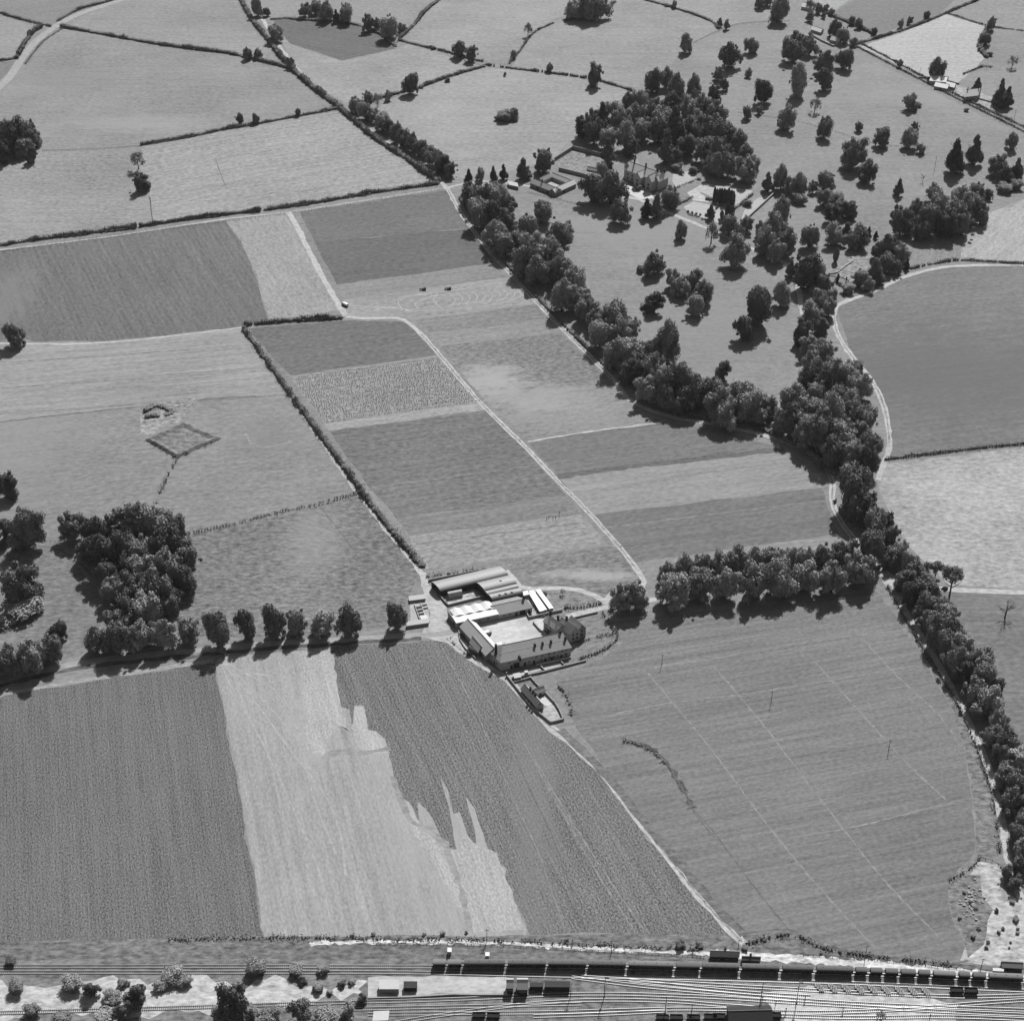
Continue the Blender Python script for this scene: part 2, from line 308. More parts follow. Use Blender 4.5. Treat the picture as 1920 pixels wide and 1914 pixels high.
strip('crop_mark', '462,812 468,826 488,837 518,836 546,826', 2.2, field_mat('pale_crop_ring', 154, 0, fine=.1), .5, step=3)
strip('weedy_patch', '1170,1388 1200,1396 1226,1408 1248,1430 1268,1456 1300,1515', 3.0, field_mat('weeds', 78, 0, fine=.3), .8, step=2)
# railway land, tip, yards
M_BANK = field_mat('rough_bank', 116, 0, fine=.24, mottle=.3, mtone=150, mscale=.4, bump=.5, streak=.2)
sheet('railway_bank', '-120,1768 300,1760 500,1755 985,1753 1200,1749 1390,1752 1420,1752 1500,1752 1640,1788 1780,1804 1930,1815 2060,1822 2060,1840 1900,1832 1600,1815 1340,1804 1000,1800 -120,1800', M_BANK)
sheet('railway_ballast', '-120,1799 1000,1799 1340,1803 1600,1814 1900,1831 2060,1839 2060,2020 -120,2020', field_mat('ballast', 128, 0, fine=.2, big=.25, streak=.3, mottle=.25, mtone=165, mscale=.3))
M_PALEG = field_mat('trodden_pale_ground', 205, 0, fine=.14, big=.2, mottle=.35, mtone=150, mscale=.25)
sheet('pale_ground', '1425,1862 1500,1857 1640,1864 1740,1868 1800,1880 1790,1900 1830,1960 1480,1990 1470,1905 1440,1880', M_PALEG, 1.0, 4)
sheet('platform_yard', '690,1832 770,1830 950,1828 952,1861 900,1862 850,1861 770,1866 690,1868', field_mat('platform_paving', 205, 0, fine=.08, big=.12))
sheet('pale_ground', '-120,1845 330,1838 480,1836 690,1838 690,1868 640,1876 500,1880 300,1900 -120,1912', M_PALEG, 1.5, 4)
sheet('tip_ground', '1832,1614 1870,1620 1884,1640 1880,1668 1915,1690 1960,1760 1960,1815 1875,1810 1800,1800 1812,1770 1850,1710 1836,1668 1812,1650', field_mat('rubble_ground', 190, 0, fine=.2, big=.3, mottle=.4, mtone=125, mscale=.2))
sheet('tip_scrub', '1776,1656 1800,1640 1838,1640 1842,1680 1862,1705 1845,1770 1815,1795 1808,1766 1784,1712', field_mat('tip_scrubland', 122, 0, fine=.28, mottle=.4, mtone=175, mscale=.5, bump=.6))
# gardens and yards at the farm
M_ROOT = field_mat('vegetable_plot', 132, AR, rows=.1, spacing=2.2, fine=.24, mottle=.35, mtone=178, mscale=.6)
sheet('vegetable_garden', '1013,1112 1062,1104 1092,1112 1128,1128 1131,1135 1090,1141 1036,1143', M_ROOT)
M_LAWN = field_mat('garden_grass', 134, AR, rows=.06, spacing=3, fine=.14)
sheet('garden', '1080,1160 1122,1149 1150,1183 1154,1196 1145,1208 1118,1222 1086,1234 1074,1222 1086,1200', M_LAWN)
M_YARD = field_mat('yard_paving', 222, AR, big=.10, fine=.06, streak=.10, patches=[(900,1180,6,4,150,.5),(985,1165,8,4,165,.5),(1000,1185,6,5,170,.4)])
M_TRACK = field_mat('chalk_track', 196, 0, big=.12, fine=.10, streak=0)
M_ROAD = field_mat('road_surface', 172, 0, big=.12, fine=.08, streak=0)
sheet('farmyard', '890,1172 985,1152 1008,1160 1020,1160 1022,1192 949,1216 936,1220', M_YARD, 0.1)
sheet('farm_forecourt', '792,1070 800,1075 803,1095 822,1120 838,1140 842,1158 832,1166 845,1178 862,1182 862,1190 880,1210 930,1255 924,1262 900,1250 836,1204 800,1196 790,1188 806,1160 800,1130 792,1100', M_TRACK, 0.4, 4)
sheet('stackyard', '834,1118 890,1106 900,1118 898,1124 842,1136', field_mat('straw_yard', 205, AR, fine=.2, big=.2), 0.1)
sheet('piggery_yard', '977,1112 1010,1106 1040,1144 1012,1152 1000,1156 990,1140', M_TRACK, 0.1)
sheet('front_garden', '960,1262 1070,1236 1092,1230 1098,1240 1010,1266 975,1272', M_LAWN, 0.1)
sheet('path', '952,1264 1012,1250 1014,1256 970,1268 948,1270', M_TRACK, 0.1)
sheet('path', '1016,1250 1052,1241 1056,1246 1020,1256', M_TRACK, 0.1)
sheet('cottage_yard', '1018,1306 1024,1302 1038,1319 1028,1324 1020,1322 1013,1312', M_YARD, 0.1)
sheet('cottage_garden', '1016,1336 1022,1326 1040,1320 1054,1348 1034,1354 1020,1342', field_mat('cottage_plot', 186, AR, fine=.16), 0.1)
sheet('cottage_drying_ground', '965,1279 994,1273 1010,1287 1000,1292 982,1290 975,1290', M_LAWN, 0.1)
sheet('pens_paving', '768,1124 798,1120 806,1160 806,1176 762,1180 770,1160', M_TRACK, 0.1)
# roads, lanes, tracks
strip('road', '-80,235 -30,188 0,162 20,142 42,108 72,74 110,46 150,26 200,9 250,-8 340,-45', 8.5, M_ROAD)
strip('road', '1462,-40 1475,20 1500,45 1545,68 1600,92 1700,142 1780,183 1850,218 1920,252 2060,330', 6.5, field_mat('old_road', 138, 0, fine=.1))
strip('lane', '455,-30 484,20 514,72 556,128 606,176 650,212 712,256 772,300 820,336 840,356 862,396 902,452 952,508 1002,562 1052,614 1102,664 1150,712 1184,752 1250,779 1330,795 1430,815 1500,840 1546,872 1560,905 1561,942 1576,976 1602,1012 1640,1060 1665,1094 1700,1150 1740,1212 1780,1282 1820,1362 1850,1432 1868,1490 1879,1540 1887,1592 1904,1660 1940,1740', 3.6, M_TRACK, .25)
sheet('lane_junction', '1640,1058 1660,1066 1690,1092 1688,1104 1700,1130 1696,1146 1676,1122 1660,1098', M_TRACK)
strip('road', '-120,1308 0,1276 100,1252 200,1236 350,1221 500,1207 650,1198 800,1190 840,1186 862,1183', 4.4, M_ROAD)
strip('road', '1062,1156 1100,1146 1160,1134 1240,1122 1330,1110 1450,1092 1560,1080 1640,1072 1660,1070', 4.0, M_TRACK)
strip('road', '1640,1075 1700,1097 1780,1105 1920,1111 2060,1118', 4.2, M_TRACK)
CENTRE = field_mat('grassy_crown', 150, 0, fine=.2)
strip('track', '836,1196 870,1222 912,1252 950,1272 985,1312 1020,1352 1050,1376 1090,1412 1140,1462 1240,1590 1320,1690 1392,1766 1400,1772', 4.2, M_TRACK, .3)
strip('track', '648,594 690,597 730,596 758,600 790,627 830,672 900,754 985,838 1046,902 1110,967 1160,1024 1194,1068 1206,1090 1200,1106', 3.4, M_TRACK, .2)
strip('track', '541,398 560,432 600,510 640,580 648,592', 4.5, M_TRACK, .4)
strip('track', '780,1063 793,1078 797,1100', 3.5, M_TRACK, .3)
strip('track', '948,1070 960,1082 976,1100 1000,1104 1045,1102 1085,1106 1120,1118 1136,1130', 3.4, M_TRACK, .3)
strip('track', '1148,1112 1138,1124 1134,1134', 3.0, M_TRACK, .2)
strip('track', '2060,498 1920,497 1780,500 1700,518 1640,546 1582,567 1564,583 1570,625 1600,672 1640,722 1660,772 1668,832 1658,868 1646,900', 3.6, M_TRACK, .3)
strip('drive', '1150,368 1190,372 1230,388 1264,403 1330,430 1396,460 1440,480 1480,500 1496,540 1505,590', 4.0, M_TRACK, .2)
strip('drive', '840,352 870,345 920,340 960,345 995,350', 3.0, M_TRACK, .2)
strip('path', '580,1767 700,1765 900,1766 1100,1777 1340,1788', 2.0, field_mat('chalk_path', 225, 0, fine=.2, mottle=.4, mtone=150), .5, step=2)
strip('path', '1340,1788 1500,1797 1620,1807 1800,1821 1920,1833 2060,1840', 4.2, field_mat('chalk_embankment', 228, 0, fine=.2, mottle=.3, mtone=170), .7, step=2)
for q in ('836,1196 870,1222 912,1252 950,1272 985,1312 1020,1352 1050,1376 1090,1412 1140,1462 1240,1590 1320,1690 1392,1766', '790,627 830,672 900,754 985,838 1046,902 1110,967 1160,1024 1194,1068', '1564,583 1570,625 1600,672 1640,722 1660,772 1668,832', '1546,872 1560,905 1561,942 1576,976 1602,1012', '840,356 862,396 902,452 952,508 1002,562 1052,614 1102,664 1150,712'):
    strip('grass_crown', q, .9, CENTRE, .25, step=2)
strip('headland', '0,469 200,444 424,411 560,395 835,353', 2.2, M_TRACK, .2)
strip('headland', '458,620 505,682 545,744 600,826 676,934 740,1015 785,1070', 1.6, M_TRACK, .3)
strip('headland', '0,644 200,642 456,614', 2.0, M_TRACK, .3)
strip('headland', '0,1302 150,1276 400,1238', 3.0, field_mat('headland_earth', 168, 0, fine=.1), .4)
M_VERGE = field_mat('dark_verge', 84, 0, fine=.2, mottle=.3, mtone=120, bump=.5)
strip('verge', '-100,1312 0,1286 100,1262 200,1245 350,1231 500,1216 650,1206 790,1197', 3.0, M_VERGE, .5)
strip('verge', '1050,1368 1130,1446 1240,1578 1330,1685 1395,1752', 4.6, field_mat('field_edge', 112, 0, fine=.2), .4)
strip('verge', '0,791 180,771 270,762 400,747 480,743', 1.0, M_VERGE, .3)
strip('verge', '1046,894 1180,875 1330,858 1470,842', 5.0, field_mat('weedy_edge', 96, 0, fine=.16), .5)
strip('verge', '990,828 1100,810 1180,800 1240,792', 2.0, M_TRACK, .4)
# wheel marks and swaths
M_WM = field_mat('wheel_mark', 182, 0, fine=.08, big=.1); M_WD = field_mat('dark_wheel_mark', 100, 0, fine=.12); M_WL = field_mat('pale_swath', 146, 0, fine=.12)
for q in ['412,1236 440,1270 490,1330 540,1400 580,1450 615,1500 640,1570 648,1640', '412,1236 445,1265 500,1320 560,1390 575,1440 590,1500 630,1600',
          '414,1236 460,1262 510,1290 545,1340 570,1400 590,1480', '414,1235 450,1258 520,1272 555,1320 575,1380 582,1410', '412,1237 430,1280 470,1350 520,1450 560,1540 600,1640 620,1730',
          '650,572 690,575 780,582 850,580 940,568 980,552 972,536 940,530 850,545 780,553 752,562 748,572 765,584 785,582 778,570 795,562 822,551 812,562 830,580', '745,560 760,556 810,551', '925,530 960,536 985,560', '700,583 720,576 750,578 770,582', '840,538 900,528 940,522']:
    strip('wheel_track', q, 0.9, M_WM, .15, step=3)
for k in range(9): x = 845+k*14; strip('wheel_track', '%d,%d %d,%d %d,%d' % (x, 574-k*1.6, x+9, 562-k*1.6, x-2, 551-k*1.4), 0.7, M_WM, .1, step=3)
for q in ['1215,1262 1330,1400 1450,1560 1560,1690 1640,1775', '1335,1245 1420,1345 1540,1500 1650,1640 1760,1755', '1505,1215 1600,1320 1700,1430 1775,1500', '1620,1200 1680,1265 1760,1340 1800,1400',
          '1130,1345 1240,1320 1400,1300 1560,1275 1700,1250', '1480,1570 1600,1550 1720,1520 1800,1500', '1225,1250 1330,1235 1500,1205 1700,1180']:
    strip('swath', q, 0.9, M_WL, .25, step=2)
for q in ['1150,1225 1260,1205 1400,1186 1560,1162', '1400,1430 1560,1410 1700,1385', '1280,1500 1330,1550 1420,1670 1485,1750', '1180,1390 1240,1420 1275,1470 1300,1520 1340,1570', '1700,1550 1800,1528',
          '900,1250 935,1340 980,1450 1040,1580 1095,1745', '380,1290 395,1240', '280,368 286,418', '1110,1500 1180,1600',
          '405,300 415,330 425,355', '408,300 440,292 510,282', '345,425 370,500 395,590', '600,950 640,1000 690,1070', '205,1110 130,1040 60,1020',
          '1392,1750 1480,1742 1510,1765 1560,1784 1700,1797 1780,1806 1815,1800']:
    strip('wheel_track', q, 0.5, M_WD, .2, step=2)
for q in ['830,1215 890,1330 960,1490 1010,1600 1060,1745', '960,1350 1030,1480 1110,1620 1190,1745', '1000,1420 1060,1520 1150,1660 1210,1745']:
    strip('wheel_track', q, 0.5, M_WL, .22, step=2)
for q in ['560,420 700,400 850,378', '600,480 740,460 895,440', '615,505 760,488 910,470', '630,840 800,818 950,798', '650,868 830,842 985,822', '690,915 860,892 1010,872', '1075,928 1250,905 1540,872', '1060,912 1300,880 1530,856', '1130,990 1350,962 1555,938', '1160,1025 1360,998 1565,975', '780,1020 950,998 1100,980']:
    strip('wheel_track', q, 0.6, M_WD if len(q) % 2 else M_WL, .25, step=2)
for k in range(7):
    y = 660+k*16; strip('wheel_track', '%d,%d %d,%d %d,%d' % (0, y+20, 240, y+4, 470+k*8, y-14), 0.5, M_WD if k % 3 == 0 else M_WL, .2, step=2)
# square earthwork with its dug pit
cs = [P(276,826), P(345,793), P(411,823), P(332,858)]; cen = sum(cs, Vector())/4
def ringq(f, z): return [cen+(c-cen)*f+Vector((0,0,z)) for c in cs]
b = MB(); lv = [ringq(1.06,0), ringq(.95,1.6), ringq(.88,1.6), ringq(.72,.35), ringq(.66,.35)]
for a, c in zip(lv[:-1], lv[1:]):
    for i in range(4): b.add([a[i], a[(i+1)%4], c[(i+1)%4], c[i]], [(0,1,2,3)])
b.add(lv[-1], [(0,1,2,3)])
struct(b.build('earthwork', field_mat('earthwork_turf', 128, 0, fine=.24, mottle=.35, mtone=92, mscale=.35, big=.25)))
sheet('worn_ground', '262,770 300,755 372,748 352,770 350,782 330,795 300,800 284,815 268,815 264,795', field_mat('dug_ground', 150, 0, fine=.26, mottle=.5, mtone=205, mscale=.3, big=.3), .8, 3)
# manor gardens
M_PL = field_mat('clipped_lawn', 190, 0, fine=.05, big=.05)
sheet('lawn', '1262,326 1296,321 1306,333 1282,346 1268,352 1260,340', M_PL, .1)
sheet('lawn', '1313,360 1334,347 1380,353 1412,358 1396,374 1378,386', M_PL, .1)
sheet('lawn', '1282,388 1300,378 1332,384 1368,392 1352,420 1316,408 1290,398', M_PL, .1)
sheet('lawn', '1388,416 1398,390 1420,372 1446,366 1450,368 1392,418', M_PL, .1)
sheet('gravel_walk', '1288,362 1322,343 1334,346 1312,362 1322,368 1330,380 1300,376', M_TRACK, .1)
sheet('gravel_forecourt', '1150,345 1178,348 1216,354 1226,372 1200,374 1176,362', M_YARD, .2)
sheet('walled_garden', '1046,300 1074,280 1150,297 1158,308 1130,322 1100,328 1046,316', field_mat('kitchen_garden', 140, gang((1046,300),(1074,280)), rows=.16, spacing=4, fine=.2, mottle=.3, mtone=185), .1)
sheet('stable_yard', '1006,345 1028,335 1064,348 1040,360', M_TRACK, .1)
sheet('lodge_garden', '1538,520 1600,480 1650,470 1660,500 1600,545 1560,550', field_mat('lodge_plot', 150, 0, fine=.25, mottle=.35, mtone=185, mscale=.4), .3)
sheet('roadside_garden', '1498,40 1560,60 1600,86 1570,90 1530,70', field_mat('roadside_plot', 140, 0, fine=.2, mottle=.3, mtone=180), .3)
sheet('roadside_yard', '1722,150 1790,158 1850,178 1880,196 1860,206 1800,184', field_mat('farmstead_yard', 172, 0, fine=.2, mottle=.3, mtone=125), .3)
# ================================================================== TREES
def ico(sub=1):
    bm = bmesh.new(); bmesh.ops.create_icosphere(bm, subdivisions=sub, radius=1.0)
    v = np.array([x.co[:] for x in bm.verts]); f = [tuple(q.index for q in t.verts) for t in bm.faces]; bm.free(); return v, f
ICO_V, ICO_F = ico(1); ICO_F = np.array(ICO_F)
def unit(rng, n):
    d = rng.normal(size=(n,3)); return d/np.linalg.norm(d, axis=1, keepdims=True)
def quads(pos, nrm, size, rng):
    """leaf-clump faces: bent quads around pos facing nrm"""
    n = len(pos); r = unit(rng, n); a = np.cross(nrm, r); a /= np.linalg.norm(a, axis=1, keepdims=True)+1e-9; b = np.cross(nrm, a)
    s = size[:,None]; asp = rng.uniform(.6, 1.0, n)[:,None]
    v = np.stack([pos-a*s-b*s*asp, pos+a*s-b*s*asp*.6, pos+a*s*.8+b*s*asp, pos-a*s*.7+b*s*asp*.9], 1)
    return v.reshape(-1,3), np.arange(4*n).reshape(-1,4)
def mesh_from(name, vs, fs, m):
    me = bpy.data.meshes.new(name); V = np.concatenate(vs); F = []; o = 0
    for v, f in zip(vs, fs): F += (np.asarray(f)+o).tolist(); o += len(v)
    me.from_pydata(V.tolist(), [], F); me.materials.append(m); return me
def crown(kind, seed, m):
    rng = np.random.default_rng(seed); C = []; R = []
    if kind in ('round', 'tall', 'scrub'):
        k = 38 if kind != 'scrub' else 18
        d = unit(rng, k); d[:,2] = np.where(d[:,2] < -.55, -d[:,2], d[:,2])
        rad = rng.uniform(.42, .92, k); lop = 1+.24*np.sin(3*np.arctan2(d[:,1], d[:,0])+rng.uniform(0,6))
        C = d*rad[:,None]*lop[:,None]; R = (.11+.31*rng.uniform(0,1,k)**1.5)*np.where(rad > .78, .75, 1)
        if kind == 'tall': C[:,:2] *= (1-.35*np.clip(C[:,2:],0,1)); 
        C = np.concatenate([C, [[0,0,0],[.1,0,.25],[-.1,.1,-.1]]]); R = np.concatenate([R, [.5,.45,.5]])
    elif kind == 'conifer':
        k = 46; h = rng.uniform(-.95, .85, k); rr = (1-(h+1)/2)*.86+.08; th = rng.uniform(0, 6.28, k); q = rng.uniform(.5,1,k)*rr
        C = np.stack([np.cos(th)*q, np.sin(th)*q, h], 1); R = .10+.22*rr
        z = np.linspace(-.8,.9,9); C = np.concatenate([C, np.stack([0*z,0*z,z],1)]); R = np.concatenate([R, .12+.3*(1-(z+1)/2)])
    elif kind == 'column':
        z = np.linspace(-.9,.8,12); C = np.stack([rng.normal(0,.1,12),rng.normal(0,.1,12),z],1); R = np.interp(z,[-1,-.4,.3,1],[.5,.75,.62,.2])
    elif kind == 'sparse':
        k = 16; d = unit(rng, k); d[:,2] = np.abs(d[:,2])*1.1-.3; C = d*rng.uniform(.5,.8,k)[:,None]; R = rng.uniform(.16,.28,k)
    elif kind == 'pine':
        k = 14; d = unit(rng, k); d[:,2] = np.abs(d[:,2])*.6; C = d*rng.uniform(.35,.7,k)[:,None]+np.array([0,0,.25]); R = rng.uniform(.2,.34,k)
    vs, fs = [], []
    core = .72 if kind != 'sparse' else .45
    sq = np.array([1,1,.8 if kind == 'column' else 1])
    for c, r in zip(C, R):
        jit = 1+rng.normal(0,.10,(len(ICO_V),1)); vs.append(ICO_V*jit*r*core*sq+c); fs.append(ICO_F)
    dens = {'sparse':90,'pine':220}.get(kind, 300)
    n = np.maximum(20, (dens*(R/.32)**2)).astype(int)
    c = np.repeat(C, n, 0); r = np.repeat(R, n); d = unit(rng, len(c)); p = c+d*(r*rng.uniform(.74,1.26,len(c)))[:,None]
    # keep only leaves that are not deep inside another clump
    keep = np.ones(len(p), bool)
    for cc, rr in zip(C, R): keep &= ~(np.linalg.norm(p-cc, axis=1) < rr*.66)
    p, d = p[keep], d[keep]; nn = d+rng.normal(0,.5,d.shape)+np.array([0,0,.15]); nn /= np.linalg.norm(nn,axis=1,keepdims=True)
    ls = rng.uniform(.026,.062,len(p))*(1.5 if kind in ('column',) else 1)
    v, f = quads(p, nn, ls, rng); vs.append(v); fs.append(f)
    allv = np.concatenate(vs); lo, hi = np.percentile(allv, .3, 0), np.percentile(allv, 99.7, 0); ce = (lo+hi)/2; sc = (hi-lo)/2; s = np.array([max(sc[0],sc[1])]*2+[sc[2]])
    vs = [(q-ce)/s for q in vs]
    return mesh_from('crown', vs, fs, m)
def trunk_mesh(seed, m, bare=False):
    rnd = random.Random(seed); b = MB()
    b.cyl((0,0,0), (.01,.0,.45), .032, .022, 7); b.cyl((.01,0,.45), (0,.01,.8), .022, .008, 6)
    for k in range(6 if not bare else 12):
        th = rnd.uniform(0,6.28); z0 = rnd.uniform(.25,.6); L = rnd.uniform(.18,.32); e = Vector((math.cos(th)*L, math.sin(th)*L, z0+L*rnd.uniform(.5,1.0)))
        b.cyl((0,0,z0), e, .013, .005, 5)
        if bare:
            for j in range(4):
                t2 = th+rnd.uniform(-1,1); b.cyl(e*.6+Vector((0,0,z0*.4)), e+Vector((math.cos(t2)*.14, math.sin(t2)*.14, rnd.uniform(0,.16))), .006, .002, 4)
    me = bpy.data.meshes.new('trunk'); me.from_pydata(b.v, [], b.f); me.materials.append(m); return me
TR = [trunk_mesh(k, M_BARK) for k in range(4)]
CR = {'r': [crown('round', 10+k, M_LEAF) for k in range(7)], 'd': [crown('round', 30+k, M_DARK) for k in range(3)], 't': [crown('tall', 40+k, M_LEAF) for k in range(3)],
      'c': [crown('conifer', 50+k, M_DARK) for k in range(3)], 'y': [crown('column', 60+k, M_DARK) for k in range(2)], 's': [crown('sparse', 70+k, M_LEAF) for k in range(2)],
      'p': [crown('pine', 80+k, M_DARK) for k in range(2)], 'l': [crown('round', 90+k, M_PALE) for k in range(3)], 'b': [crown('scrub', 95+k, M_LEAF) for k in range(3)], 'w': [crown('scrub', 99, M_SCRUB)]}
# kind: (crown height / width, clearance / width, adjective, noun)
KD = {'r': (1.2,.04,'round-crowned','broadleaf tree'), 'd': (1.18,.03,'dark dense','broadleaf tree'), 't': (1.55,.05,'tall','broadleaf tree'), 'c': (1.7,.06,'pointed dark','conifer'),
      'y': (3.2,.05,'narrow upright','clipped yew'), 's': (1.0,.35,'thin-crowned','tree'), 'p': (.8,1.0,'bare-stemmed','pine'), 'l': (1.15,.04,'pale leafy','broadleaf tree'), 'b': (.7,.0,'low','bush'), 'w': (.35,0,'pale blossoming','thicket')}
NM = {'r':'broadleaf_tree','d':'broadleaf_tree','t':'broadleaf_tree','c':'conifer_tree','y':'yew_tree','s':'broadleaf_tree','p':'pine_tree','l':'broadleaf_tree','b':'bush','w':'thicket'}
trnd = random.Random(7)
def tree(x, y, wpx, kind, label, group, k=1.0, nm='tree'):
    h, clr, _, noun = KD[kind]; W = wpx*1.05*trnd.uniform(.9,1.12)*mpp(y); k *= trnd.uniform(.82,1.12); Hc = W*h*k; cl = W*clr
    for _ in range(3):
        pos = P(x, y, cl+Hc/2)
    root = empty(NM[kind] if NM[kind] != 'broadleaf_tree' else nm, (pos.x, pos.y, 0), label, 'bush' if kind in 'bw' else 'tree', group, trnd.uniform(0, 6.28))
    me = trnd.choice(CR[kind]); c = link('crown', me, None, root); c.location = (0,0,cl+Hc/2); c.scale = (W/2*trnd.uniform(.88,1.16), W/2*trnd.uniform(.88,1.16), Hc/2)
    if kind not in 'bw':
        t = link('trunk', trnd.choice(TR), None, root); ht = cl+Hc*.95; t.scale = (ht*.9, ht*.9, ht)
    return root
def grove(data, place, order='x', group=None, default='r', single=False):
    nm = 'hedgerow_tree'
    for key, v in (('belt','belt_tree'),('park','park_tree'),('wood','woodland_tree'),('avenue','avenue_tree'),('row ','avenue_tree'),('spinney','woodland_tree'),('plantation','woodland_tree'),('clump','park_tree'),('manor','garden_tree'),('garden','garden_tree')):
        if key in place: nm = v; break
    """data: 'x,y,w[,kind[,k]]' ..."""
    L = []
    for t in data.split():
        q = t.split(','); L.append((float(q[0]), float(q[1]), float(q[2]), q[3] if len(q) > 3 else default, float(q[4]) if len(q) > 4 else 1.0))
    L.sort(key=(lambda q: q[0]) if order == 'x' else (lambda q: q[1]))
    if order == '-x': L.reverse()
    end = {'x':'from the left', 'y':'from the top', '-x':'from the right'}[order]
    for i, (x, y, wd, kd, k) in enumerate(L):
        if single: lab = place
        else:
            _, _, adj, noun = KD[kd]; lab = '%s %s, %s %s in the %s' % (adj, noun, ordinal(i+1), end, place)
        tree(x, y, wd, kd, lab, group or ('trees of the '+place if not single else None), k, nm)
grove('1285,80,26,t 1368,103,38,d 1409,84,28 1493,72,26 1489,94,40,d 1519,82,32 1545,116,32 1545,148,34,d 1583,109,34,d 1497,148,32,t 1434,170,34,d 1347,138,22 1357,158,22 1337,172,22 1404,136,13 1529,193,22,s 1401,211,20 1424,206,15 1476,220,34 1547,238,34 1611,237,17 1653,256,28 1707,190,22 1714,200,14 1706,258,28 1716,238,13 1727,277,20 1600,285,44 1628,320,36 1460,15,30,t 1448,36,14,s', 'open park below the far road', group='scattered park trees')
grove('1795,293,32,c 1829,280,26,c 1897,263,24 1870,308,38 1886,328,30,d 1907,318,28,c 1686,350,18,c', 'park edge above the spinney')
grove('1224,150,32 1250,146,32 1268,165,34,t 1302,162,30,t 1306,184,28 1345,180,16,c 1200,184,28 1178,190,26 1152,204,30 1130,215,28,c 1164,222,34 1195,214,34 1225,203,36 1258,198,34,d 1290,204,36 1320,200,36 1345,214,38 1093,238,36,d 1115,246,36 1140,258,36 1174,254,36,t 1205,244,36 1236,240,36 1266,238,38,c 1300,238,38 1335,243,40 1366,250,38 1140,282,26,c 1184,276,28,d 1252,272,34,c 1288,270,36 1320,280,38 1350,282,40 1386,262,36 1398,288,38 1366,308,38 1398,318,38 1340,306,34 1412,302,28 1264,292,30,d 1112,225,28 1240,222,34 1310,222,34', 'wood behind the manor', order='x', group='trees of the wood behind the manor')
grove('1110,352,50,d 1145,350,50,d 1165,396,40 1014,395,44 1021,302,32 982,316,24,c 926,326,16,c 944,322,16,c 900,326,16,t 878,330,15,c 1213,390,28,c,.75 1233,384,32,c,.8 1258,372,30 1258,364,26 1277,430,22,t 1196,352,12,b 1300,318,16,b 1278,322,12,b 1270,312,22,b 1190,318,14,b 1145,316,14,c 1130,318,20', 'grounds close around the manor')
grove('1335,432,24,s,1.5 1333,396,16,c 1380,468,38,t 1368,420,26 1400,418,24 1384,436,26 1354,404,7,y 1365,398,9,y 1374,396,8,y 1402,380,16,b', 'lower side of the formal garden')
grove('1450,425,44,t 1466,396,34,t 1436,452,36 1476,452,40 1428,430,28 1458,470,34 1520,442,30 1440,340,22,c 1466,330,30,t 1500,345,34,t 1525,350,18 1550,340,28 1548,368,36 1572,380,34 1590,392,32,l 1562,398,34,d 1566,436,34 1590,432,18,c 1500,372,22,b 1482,345,24', 'clumps right of the formal garden')
grove('1228,492,40 1204,503,18,b 1228,566,38,d 1208,572,14,b 1262,522,34 1276,536,34 1302,520,34 1322,545,34 1306,570,32 1254,640,46,t 1358,692,28,d 1424,568,62,d 1465,550,32,t 1393,614,46,d', 'open park above the lane bend')
grove('1614,444,34,d 1630,436,12,c 1643,440,10,c 1600,450,30 1568,478,9,y 1690,414,36,d 1680,398,18,c 1670,462,36 1645,470,26 1692,474,32 1662,492,30 1640,505,26,t 1615,520,30 1628,532,26 1590,540,24,b 1560,548,26,b 1680,500,22 1700,495,12,c 1572,520,10,c 1650,520,24,d', 'plantation round the lodge')
grove('1510,510,46,d 1530,500,34 1484,502,24,c 1545,530,28 1536,560,36 1556,575,32 1522,580,32 1506,622,38,d 1538,610,34 1520,650,34 1545,660,36 1522,682,36 1562,690,44 1520,712,52,d 1590,700,40 1612,722,40,l 1600,752,44 1492,752,46 1525,770,46 1560,775,52,t 1592,785,50 1625,785,40 1487,785,44 1512,805,46 1546,805,56 1580,820,56 1612,812,46 1636,835,42,d 1600,852,50 1560,845,48 1630,862,40,d 1572,740,36 1552,725,36,c 1608,690,24 1530,740,36', 'stream belt right of the park', order='y', group='trees of the stream belt')
grove('1740,408,44 1724,432,36,d 1762,388,36 1790,398,42 1770,420,38,d 1822,388,44 1805,420,36 1752,362,30,l 1800,368,34 1834,360,32 1840,400,30 1855,362,26,b 1885,352,26,b 1905,345,24,b 1720,392,28', 'spinney above the pale field')
grove('884,362,38 906,372,42 930,368,42 952,384,38,d 898,398,40 924,402,44,d 950,412,40 926,436,38 946,456,42 976,452,38 990,428,40 1004,466,48 1030,478,50 1045,438,42,d 1062,430,30,l 984,486,42 1012,504,54 1046,506,50 1076,526,46 1054,552,42,t 1086,558,42,l 1102,576,44 1122,598,44 1150,594,46 1126,624,42 1160,624,50 1186,620,40 1152,660,44 1186,660,48 1212,660,46 1192,694,48,d 1222,690,50 1246,716,50 1216,730,46 1270,712,54 1302,726,52 1286,748,50,d 1332,732,48 1346,754,50 1386,744,58 1408,756,46 1436,762,44,l 1366,772,44 1246,742,40,d 1460,790,36,l 1420,780,36', 'belt above the field lane', order='x', group='trees of the belt along the field lane')
grove('1602,912,68 1624,950,52,d 1598,952,44 1642,985,44 1662,978,38,d 1636,1024,56 1672,1010,40 1692,1036,36 1672,1044,34 1706,1058,40 1730,1072,40 1702,1084,44,d 1736,1104,44 1712,1110,36,d 1757,1062,22,p 1789,1074,36,p', 'clump by the avenue end', order='y')
